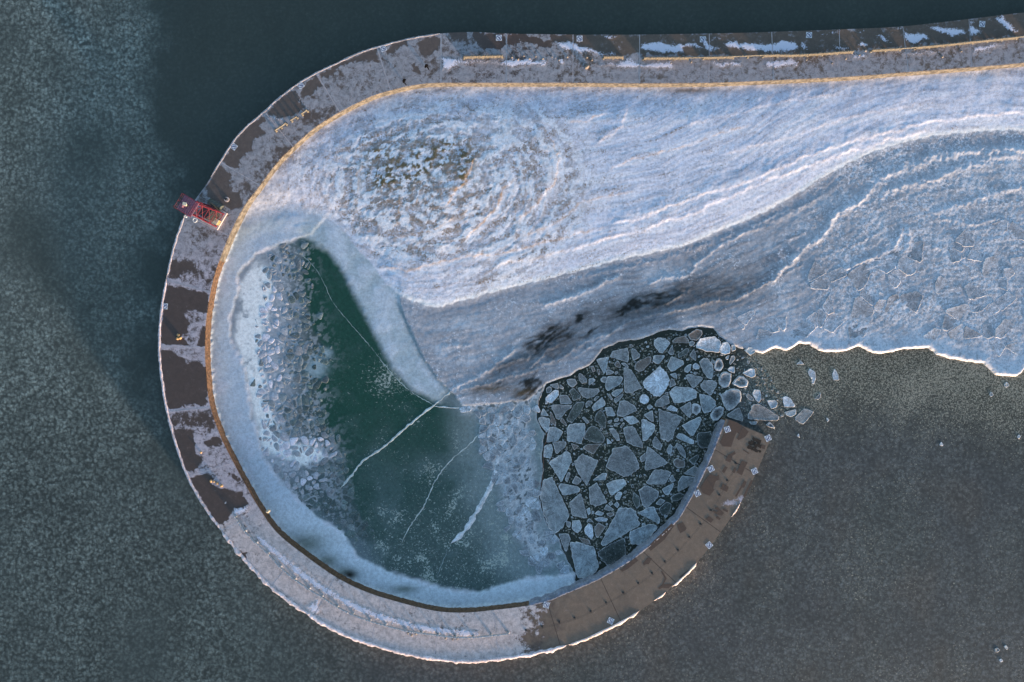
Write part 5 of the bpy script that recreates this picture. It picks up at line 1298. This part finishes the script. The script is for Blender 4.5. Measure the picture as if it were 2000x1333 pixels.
def flat_patch(name, px_poly, mat, parent, z, h=0.004):
    P = [W(a, b, z) for a, b in px_poly]
    bm = bmesh.new(); c = np.mean(P, axis=0)
    vs = [bm.verts.new((p[0] - c[0], p[1] - c[1], 0)) for p in P]
    f = bm.faces.new(vs); f.normal_update()
    if f.normal.z < 0: f.normal_flip()
    r = bmesh.ops.extrude_face_region(bm, geom=[f]); bmesh.ops.translate(bm, verts=[v for v in r['geom'] if isinstance(v, bmesh.types.BMVert)], vec=(0, 0, h))
    bmesh.ops.recalc_face_normals(bm, faces=bm.faces[:])
    me = bpy.data.meshes.new(name); bm.to_mesh(me); bm.free()
    o = link(name, me, mat, parent)
    o.location = (c[0] - (PL.x if parent is pier else 0), c[1] - (PL.y if parent is pier else 0), z)
    return o
for z, p in QP: flat_patch('paint_patch', zpts(p, *z), MAT['patch'], pier, ZD + 0.028)
rs = np.random.RandomState(12)
for k, (a, b, w_, h_) in enumerate([(850, 400, 120, 40), (800, 440, 70, 60), (880, 470, 60, 50), (770, 500, 80, 50), (830, 530, 90, 30), (890, 545, 40, 22), (760, 430, 30, 40), (840, 480, 40, 80)]):
    t = .42; P = []
    for u in np.linspace(-1, 1, 5): P.append((u * w_ / 2, -h_ / 2 + rs.uniform(-9, 9)))
    for u in np.linspace(1, -1, 5): P.append((u * w_ / 2 + rs.uniform(-8, 8), h_ / 2 + rs.uniform(-9, 9)))
    flat_patch('soot_stain', zpts([(a + x_ * math.cos(t) - y_ * math.sin(t), b + x_ * math.sin(t) + y_ * math.cos(t)) for x_, y_ in P], 1350, 800, 6.667), MAT['soot'], pier, ZD + 0.036 + 0.005 * k)

# ------------------------------------------------------------------ painted no-diving signs
SIGNS = [((749, 95.5), 22, 'painted white no-diving sign at the seaward edge uphill of the two walkers'), ((587.5, 167.5), 38, 'frost-dulled white no-diving sign beside the dark slabs on the upper left curve'),
         ((457, 287), 52, 'white no-diving sign on a dark slab, next above the red tower'), ((974.5, 74.5), 0, 'white no-diving sign where the pier starts to straighten'), ((1132, 76), 0, 'faint white no-diving sign above the gap in the iced railing'),
         ((1372.6, 77.5), 0, 'white no-diving sign beside a snow streak, mid top straight'), ((1580, 69), -2, 'snow-dusted white no-diving sign third from the right frame edge'), ((1918, 47.6), -7, 'white no-diving sign nearest the right frame edge'),
         ((322, 598.6), 84, 'half-iced no-diving sign at the outer edge of the left curve'), ((1067, 1182), -14, 'whitish no-diving sign on the inner edge where frost gives way to bare concrete'), ((1192.6, 1213), -25, 'white no-diving sign on bare concrete at the lower outer edge'),
         ((1420.5, 839), -70, 'white no-diving sign on a dark patch at the inner corner of the pier tip'), ((1500, 856), -65, 'white no-diving sign at the outer corner of the pier tip'), ((1388.6, 916), -62, 'white no-diving sign on the inner edge, second from the tip'),
         ((1473.7, 920.6), -66, 'white no-diving sign on the outer edge, second from the tip'), ((1362, 964), -60, 'white no-diving sign on the inner edge, third from the tip'), ((1385, 1065), -48, 'white diamond-turned no-diving sign on the outer edge, third from the tip')]
def make_sign():
    root = empty('no_diving_sign', (0, 0, 0))
    MB().box((0, 0, .003), (1.12, 1.12, .006)).build('panel', MAT['signwhite'], root)
    n = 28; V = []; F = []
    for i in range(n):
        t = 2 * math.pi * i / n
        for r in (.40, .50): V.append((r * math.cos(t), r * math.sin(t), .010))
    for i in range(n): j = (i + 1) % n; F.append((2 * i, 2 * i + 1, 2 * j + 1, 2 * j))
    link('ring', mesh_np('ring', V, F), MAT['signink'], root)
    MB().box((0, 0, .012), (.84, .075, .004), -math.pi / 4).build('slash', MAT['signink'], root)
    f = MB(); f.box((-.02, .10, .0155), (.34, .11, .003), -.6).box((.17, -.06, .0155), (.22, .06, .003), -1.0).box((-.19, .22, .0155), (.16, .07, .003), .3)
    for i in range(1):
        m = len(f.v)
        for k in range(10): f.v.append((.16 + .075 * math.cos(k * .628), .04 + .075 * math.sin(k * .628), .018))
        f.f.append(tuple(range(m, m + 10)))
    f.build('diver', MAT['signink'], root)
    wv = MB()
    for k in range(3): wv.box((-.16 + .16 * k, -.24 + (.02 if k % 2 else -.02), .0155), (.17, .045, .003), .3 if k % 2 else -.3)
    wv.build('wave', MAT['signink'], root)
    return root
def copy_tree(o, parent=None):
    c = o.copy(); COL.objects.link(c); c.parent = parent
    for ch in o.children: copy_tree(ch, c)
    return c
sg0 = make_sign()
for k, ((a, b), ang, lab) in enumerate(SIGNS):
    o = sg0 if k == 0 else copy_tree(sg0)
    x_, y_ = W(a, b, ZD); o.location = (x_, y_, ZD + 0.045); o.rotation_euler = (0, 0, math.radians(ang))
    tag(o, lab, 'sign', 'no-diving signs painted on the pier')

# ------------------------------------------------------------------ railing along the middle of the pier
def iced_run(name, pts, label, mode, seed, closed_gaps=()):
    """posts on the given pixels; mode 'curtain' = thick ice hanging from the cables, 'bar' = iced cable, 'bare' = posts and cables only"""
    rs = np.random.RandomState(seed)
    P = [W(a, b, ZD + 0.3) for a, b in pts]
    root = empty(name, (P[0][0], P[0][1], ZD))
    tag(root, label, 'railing')
    ox, oy = P[0]
    hp = 1.05
    for (a, b) in P:
        m = MB()
        if mode == 'bare':
            m.box((a - ox, b - oy, .02), (.34, .34, .05)).tube((a - ox, b - oy, .02), (a - ox, b - oy, hp), .05).tube((a - ox, b - oy, hp), (a - ox, b - oy, hp + .06), .08, .02)
            m.build('post', MAT['dark'], root)
        else:
            m.tube((a - ox, b - oy, 0), (a - ox + rs.uniform(-.05, .05), b - oy, hp), .13, .10, 7).tube((a - ox, b - oy, 0), (a - ox, b - oy, .25), .3, .16, 7)
            m.build('post', MAT['railice' if mode == 'curtain' or seed == 5 else 'barice'], root)
            if rs.rand() < .8:
                t = rs.rand() * 6; MB().tube((a - ox, b - oy, .1), (a - ox + .5 * math.cos(t), b - oy + .5 * math.sin(t), .25), .12, .04, 5).build('ice_chunk', MAT['railice'], root)
    for i, ((a, b), (c, d)) in enumerate(zip(P[:-1], P[1:])):
        if i in closed_gaps: continue
        L = math.hypot(c - a, d - b); ux, uy = (c - a) / L, (d - b) / L
        if mode == 'bare':
            for hz in (.35, .68, 1.0): MB().tube((a - ox, b - oy, hz), (c - ox, d - oy, hz), .012, seg=4).build('cable', MAT['dark'], root)
            continue
        full = mode == 'curtain' and rs.rand() < .88
        n = max(3, int(L / .22)); V = []; F = []
        z0, z1 = (0.05, 0.98) if full else (0.62, 0.88)
        th = .16 if full else .11
        for k in range(n + 1):
            t = k / n; x_ = a - ox + ux * L * t; y_ = b - oy + uy * L * t
            w_ = th * rs.uniform(.7, 1.3); jz = rs.uniform(-.05, .05); jb = rs.uniform(-.05, .12) if full else 0
            for s_, zz in ((-1, z0 + jb), (-1.15, (z0 + z1) / 2), (-.6, z1 + jz), (.6, z1 + jz), (1.15, (z0 + z1) / 2), (1, z0 + jb)):
                V.append((x_ - uy * w_ * s_, y_ + ux * w_ * s_, zz))
        for k in range(n):
            for j in range(6):
                j2 = (j + 1) % 6; F.append((k * 6 + j, k * 6 + j2, (k + 1) * 6 + j2, (k + 1) * 6 + j))
        F.append(tuple(range(6))); F.append(tuple(n * 6 + j for j in reversed(range(6))))
        me = bpy.data.meshes.new('ice_curtain'); me.from_pydata(V, [], F); bm = bmesh.new(); bm.from_mesh(me); bmesh.ops.recalc_face_normals(bm, faces=bm.faces[:]); bm.to_mesh(me); bm.free()
        link('ice_curtain' if full else 'iced_cable', me, MAT['railice' if mode == 'curtain' or seed == 5 else 'barice'], root)
        if not full:
            MB().tube((a - ox, b - oy, .3), (c - ox, d - oy, .3), .03, seg=4).build('lower_cable', MAT['galv'], root)
    return root
def even(pts, step):
    L = smooth_line(pts, step); return [tuple(p) for p in L]
iced_run('iced_railing', even([(2300, 46), (2100, 62), (2000, 73), (1894, 84), (1837, 90), (1770, 96), (1702, 100)], 28), 'long sunlit ice-crusted railing running off the right edge of the frame', 'curtain', 1)
iced_run('iced_railing', even([(1665, 102), (1564, 109), (1500, 109.5), (1385, 114), (1257, 115)], 28), 'longest ice-crusted railing on the middle of the top straight', 'curtain', 2)
iced_run('iced_railing', even([(1216, 113), (1179, 113)], 18), 'short leaning piece of iced railing between two gaps', 'curtain', 3)
iced_run('iced_railing', even([(981, 111), (906, 113)], 26), 'ice-crusted railing piece nearest the two walkers', 'curtain', 4)
iced_run('iced_railing', even([(600, 217), (590, 224), (560, 242), (539, 256)], 12), 'broken iced railing on the upper left curve', 'bar', 5, (1, 3))
iced_run('iced_railing', RAILSW, 'white frozen railing curving along the frosted lower left of the pier', 'bar', 6)
iced_run('cable_railing', [(1027, 1232), (1059, 1225), (1092.5, 1216), (1122.5, 1208), (1154, 1195), (1184, 1178), (1218, 1159), (1247, 1140), (1274, 1120.5), (1299, 1098), (1324.5, 1075), (1347, 1050), (1369, 1024.5), (1389, 997.5), (1406, 967.5), (1421, 939), (1438, 905.6)],
         'dark post-and-cable railing on the bare concrete towards the pier tip', 'bare', 7)
# drifts along the lower left railing, ice rubble fallen from the railings
rs = np.random.RandomState(44)
CH = [(1000, 113, 'n'), (1012, 117, 'n'), (1023, 110, 'n'), (1034, 115, 'n'), (1046, 111, 'n'), (1060, 116, 'n'), (1078, 112, 'n'), (1092, 118, 'n'), (1108, 112, 'n'), (1146, 113, 'n'), (1156, 118, 'n'), (1146, 132, 'b'), (1690, 100, 'n'), (1678, 108, 'n'), (1575, 117, 'n'), (1625, 124, 'n'), (1652, 115, 'n'),
      (1877, 101, 'n'), (1840, 112, 'n'), (1350, 122, 'n'), (1310, 124, 'n'), (418, 941, 'y'), (425, 944, 'y'), (433, 949, 'y'), (412, 940, 'y'), (393, 884, 'y'), (524, 999, 'w'), (349, 655, 'y'), (352, 661, 'y'), (347, 662, 'y'), (797, 1237, 's'), (804, 1241, 's'), (812, 1238, 's'), (870, 1247, 's'), (884, 1249, 's'), (893, 1248, 's')]
CHW = {'n': ('lump of railing ice fallen on the top straight deck', 'fallen railing ice on the top straight'), 'b': ('rounded pale ice boulder on the deck below the broken railing', None), 'y': ('yellowish lump of ice lying on the left curve of the deck', 'yellowish ice lumps on the left curve'),
       'w': ('pale block of ice perched on the inner wall cap at lower left', None), 's': ('lump of railing ice fallen on the lower frosted deck', 'fallen railing ice on the lower deck')}
ORD = ['leftmost', 'second from left', 'third from left', 'fourth from left', 'fifth from left', 'sixth from left', 'seventh from left', 'eighth from left', 'ninth from left', 'tenth from left'] + ['%s from left' % w_ for w_ in ('eleventh', 'twelfth', 'thirteenth', 'fourteenth', 'fifteenth', 'sixteenth', 'seventeenth', 'eighteenth', 'nineteenth', 'twentieth', 'last')]
for k, (a, b, t) in enumerate(CH):
    rank = sorted(c_[0] + c_[1] * .001 for c_ in CH if c_[2] == t).index(a + b * .001)
    m = 7; r = {'n': .22, 'b': .45, 'y': .32, 'w': .45, 's': .25}[t] * rs.uniform(.8, 1.25)
    P = np.array([(r * rs.uniform(.6, 1.1) * math.cos(q), r * rs.uniform(.5, 1.0) * math.sin(q)) for q in np.linspace(0, 6.28, m + 1)[:-1]])
    cc = {'y': T(150, 132, 104), 'w': T(150, 147, 140)}.get(t, T(112, 112, 114))
    o = link('ice_lump', slab_mesh('ice_lump', P, 0.26, r * .5, .03, cc, cc * 1.25, 7000 + k, sub=.2, dome=r * .5), MAT['crust'], None, True)
    x_, y_ = W(a, b, ZD); o.location = (x_, y_, ZD - 0.22); o.rotation_euler = (0, 0, rs.rand() * 6)
    tag(o, CHW[t][0] + (', ' + ORD[rank] if CHW[t][1] else ''), 'ice lump', CHW[t][1])

# ------------------------------------------------------------------ red skeleton light tower
def make_tower():
    bx_, by_ = W(419, 424, ZD)
    root = empty('light_tower', (bx_, by_, ZD + 0.02), math.radians(-31))
    tag(root, 'red steel skeleton light tower with a railed platform on the left curve', 'light tower')
    HT = 10.6; b0, b1 = 1.45, 1.0
    def at(sx, sy, z):
        r = b0 + (b1 - b0) * z / HT; return (sx * r, sy * r, z)
    MB().box((0, 0, .15), (3.7, 3.7, .3)).build('plinth', MAT['joint'], root)
    cs = ((1, 1), (1, -1), (-1, -1), (-1, 1))
    for sx, sy in cs:
        MB().tube(at(sx, sy, .3), at(sx, sy, HT), .11, .09, 8).build('leg', MAT['red'], root)
    lv = [.5, 3.2, 6.0, 8.4, 10.3]
    for z in lv:
        for (a, b) in zip(cs, cs[1:] + cs[:1]): MB().tube(at(*a, z), at(*b, z), .065).build('girder', MAT['red'], root)
    for z0, z1 in zip(lv[:-1], lv[1:]):
        for i, (a, b) in enumerate(zip(cs, cs[1:] + cs[:1])):
            MB().tube(at(*a, z0), at(*b, z1), .045).build('brace', MAT['red'], root)
            MB().tube(at(*b, z0), at(*a, z1), .045).build('brace', MAT['red'], root)
    pf = MB().box((0, 0, HT + .06), (2.9, 2.9, .12)).build('platform', MAT['redgrate'], root)
    for k in range(8): MB().box((-1.3 + k * .37, 0, HT + .135), (.05, 2.8, .03)).build('grating_bar', MAT['redgrate'], pf)
    rl = [(1.42 * a, 1.42 * b) for a, b in cs]
    for (a, b), (c, d) in zip(rl, rl[1:] + rl[:1]):
        for t in (0, .5):
            x_, y_ = a + (c - a) * t, b + (d - b) * t
            MB().tube((x_, y_, HT + .1), (x_, y_, HT + 1.2), .035).build('rail_post', MAT['red'], root)
        for hz in (.6, 1.2): MB().tube((a, b, HT + hz), (c, d, HT + hz), .03).build('handrail', MAT['red'], root)
    ln = MB().tube((0, 0, HT + .12), (0, 0, HT + .9), .16, .16, 10).build('lantern_post', MAT['dark'], root)
    MB().tube((0, 0, HT + .9), (0, 0, HT + 1.5), .24, .22, 12).build('lamp', MAT['cream'], ln)
    MB().box((.1, .1, HT + 1.62), (.7, .55, .06), .3).build('solar_panel', MAT['cream'], ln)
    MB().box((-.75, -.5, HT + .5), (.6, .5, .7)).build('battery_box', MAT['redgrate'], root)
    # ladder on the lower right side
    ld = MB()
    for s in (-.22, .22): ld.tube((s, -b0 - .15, .2), (s, -b1 - .15, HT), .03)
    for k in range(30): ld.tube((-.22, -b0 - .15 + (b0 - b1) * k / 30, .4 + k * .34), (.22, -b0 - .15 + (b0 - b1) * k / 30, .4 + k * .34), .02, seg=4)
    ld.build('ladder', MAT['galv'], root)
    MB().ring((1.15, -1.75, 8.2), .36, .07).build('life_ring', MAT['white'], root)
    MB().tube((-.2, -1.95, 9.6), (.3, -1.95, 9.6), .14, .14, 8).build('fog_signal', MAT['white'], root)
    MB().tube((-1.4, -1.4, HT), (-1.4, -1.4, HT + 2.0), .02).build('antenna', MAT['dark'], root)
    MB().box((-.1, .1, 2.2), (1.9, 1.9, 3.7)).build('dark_infill', MAT['dark'], root)  # dark box added as infill so the frame looks darker and less open
    # kit at the foot
    x_, y_ = W(425, 434, ZD)
    c = empty('equipment_cabinet', (x_, y_, ZD + 0.02), math.radians(-31)); tag(c, 'yellow equipment cabinet beside the foot of the red tower', 'cabinet')
    MB().box((0, 0, .65), (1.3, .95, 1.3)).build('body', MAT['yellow'], c); MB().box((0, 0, 1.33), (1.42, 1.06, .08)).build('lid', MAT['cream'], c)
    MB().box((.2, -.49, .7), (.5, .03, .9)).build('door', MAT['dark'], c); MB().tube((.4, -.52, .75), (.4, -.56, .75), .04).build('handle', MAT['galv'], c)
    x_, y_ = W(423, 401, ZD)
    g = empty('generator_housing', (x_, y_, ZD + 0.02), math.radians(-31)); tag(g, 'dark grey-green ribbed housing on the uphill side of the red tower', 'housing')
    V = []; n = 10
    hb = MB()
    for xx in (-1.35, 1.35):
        for k in range(n + 1): t = math.pi * k / n; hb.v.append((xx, .6 * math.cos(t), .2 + .85 * math.sin(t)))
    for k in range(n): hb.f.append((k, k + 1, n + 2 + k, n + 1 + k))
    hb.f.append(tuple(range(n + 1))); hb.f.append(tuple(reversed(range(n + 1, 2 * n + 2))))
    hb.box((0, 0, .1), (2.7, 1.22, .2)); hb.build('shell', MAT['tarp'], g)
    for k in range(5):
        r_ = MB()
        for j in range(n): t = math.pi * j / n; t2 = math.pi * (j + 1) / n; r_.tube((-1.1 + k * .55, .61 * math.cos(t), .2 + .86 * math.sin(t)), (-1.1 + k * .55, .61 * math.cos(t2), .2 + .86 * math.sin(t2)), .03, seg=4)
        r_.build('rib', MAT['dark'], g)
    x_, y_ = W(443, 390, ZD)
    bo = empty('mooring_bollard', (x_, y_, ZD + 0.02)); tag(bo, 'low dark bollard in a ring of frost near the red tower', 'bollard')
    MB().tube((0, 0, 0), (0, 0, .08), .5, .48, 14).build('base', MAT['joint'], bo); MB().tube((0, 0, .06), (0, 0, .5), .2, .17, 12).build('post', MAT['dark'], bo); MB().tube((0, 0, .48), (0, 0, .6), .28, .24, 12).build('cap', MAT['dark'], bo)
make_tower()

# ------------------------------------------------------------------ two walkers
def person(px, py, rz, label, stride):
    x_, y_ = W(px, py, ZD)
    J = {'pel': (0, 0, .96, .24), 'sp': (0, -.01, 1.15, .25), 'ch': (0, -.02, 1.36, .26), 'nk': (0, 0, 1.50, .07), 'hd': (0, .03, 1.60, .095), 'hd2': (0, .03, 1.72, .085)}
    E_ = [('pel', 'sp'), ('sp', 'ch'), ('ch', 'nk'), ('nk', 'hd'), ('hd', 'hd2')]
    for s, t in ((-1, 'l'), (1, 'r')):
        f = stride * s
        J.update({'sh' + t: (.21 * s, -.02, 1.40, .12), 'el' + t: (.34 * s, -.10, 1.12, .10), 'wr' + t: (.22 * s, .08, .96, .055), 'hn' + t: (.16 * s, .12, .93, .05),
                  'hp' + t: (.11 * s, 0, .90, .14), 'kn' + t: (.12 * s, .10 + f * .18, .50, .105), 'an' + t: (.12 * s, f * .40 - .03, .10, .085), 'to' + t: (.12 * s, f * .34 + .16, .05, .045)})
        E_ += [('ch', 'sh' + t), ('sh' + t, 'el' + t), ('el' + t, 'wr' + t), ('wr' + t, 'hn' + t), ('pel', 'hp' + t), ('hp' + t, 'kn' + t), ('kn' + t, 'an' + t), ('an' + t, 'to' + t)]
    ks = list(J); me = bpy.data.meshes.new('person')
    me.from_pydata([J[k][:3] for k in ks], [(ks.index(a), ks.index(b)) for a, b in E_], [])
    o = link('person', me, MAT['cloth']); o.location = (x_, y_, ZD + 0.02); o.rotation_euler = (0, 0, rz)
    sk = o.modifiers.new('skin', 'SKIN'); sk.use_smooth_shade = True
    for i, k in enumerate(ks):
        sv = me.skin_vertices[0].data[i]; sv.radius = (J[k][3], J[k][3]); sv.use_root = (k == 'pel')
    o.scale = (1.12, 1.12, 1.06)
    o.modifiers.new('sub', 'SUBSURF').levels = 1; o.modifiers['sub'].render_levels = 2
    # face and hood
    def ball(name, c, r, mat, half=None):
        bm = bmesh.new(); bmesh.ops.create_uvsphere(bm, u_segments=14, v_segments=10, radius=1)
        for v in bm.verts: v.co = Vector((v.co.x * r[0] + c[0], v.co.y * r[1] + c[1], v.co.z * r[2] + c[2]))
        if half: bmesh.ops.delete(bm, geom=[v for v in bm.verts if v.co.y > half], context='VERTS')
        m = bpy.data.meshes.new(name); bm.to_mesh(m); bm.free(); return link(name, m, mat, o, True)
    ball('face', (0, .06, 1.64), (.075, .085, .105), MAT['skin']); ball('nose', (0, .15, 1.63), (.015, .02, .02), MAT['skin'])
    ball('hood', (0, .0, 1.66), (.155, .165, .17), MAT['cloth'], .10)
    tag(o, label, 'person', 'walkers on the pier')
    return o
person(791, 163, math.radians(52), 'person in black winter clothes walking close to the tan inner wall', 1)
person(834, 134.5, math.radians(40), 'person in black winter clothes walking mid deck, nearer the sea', -1)
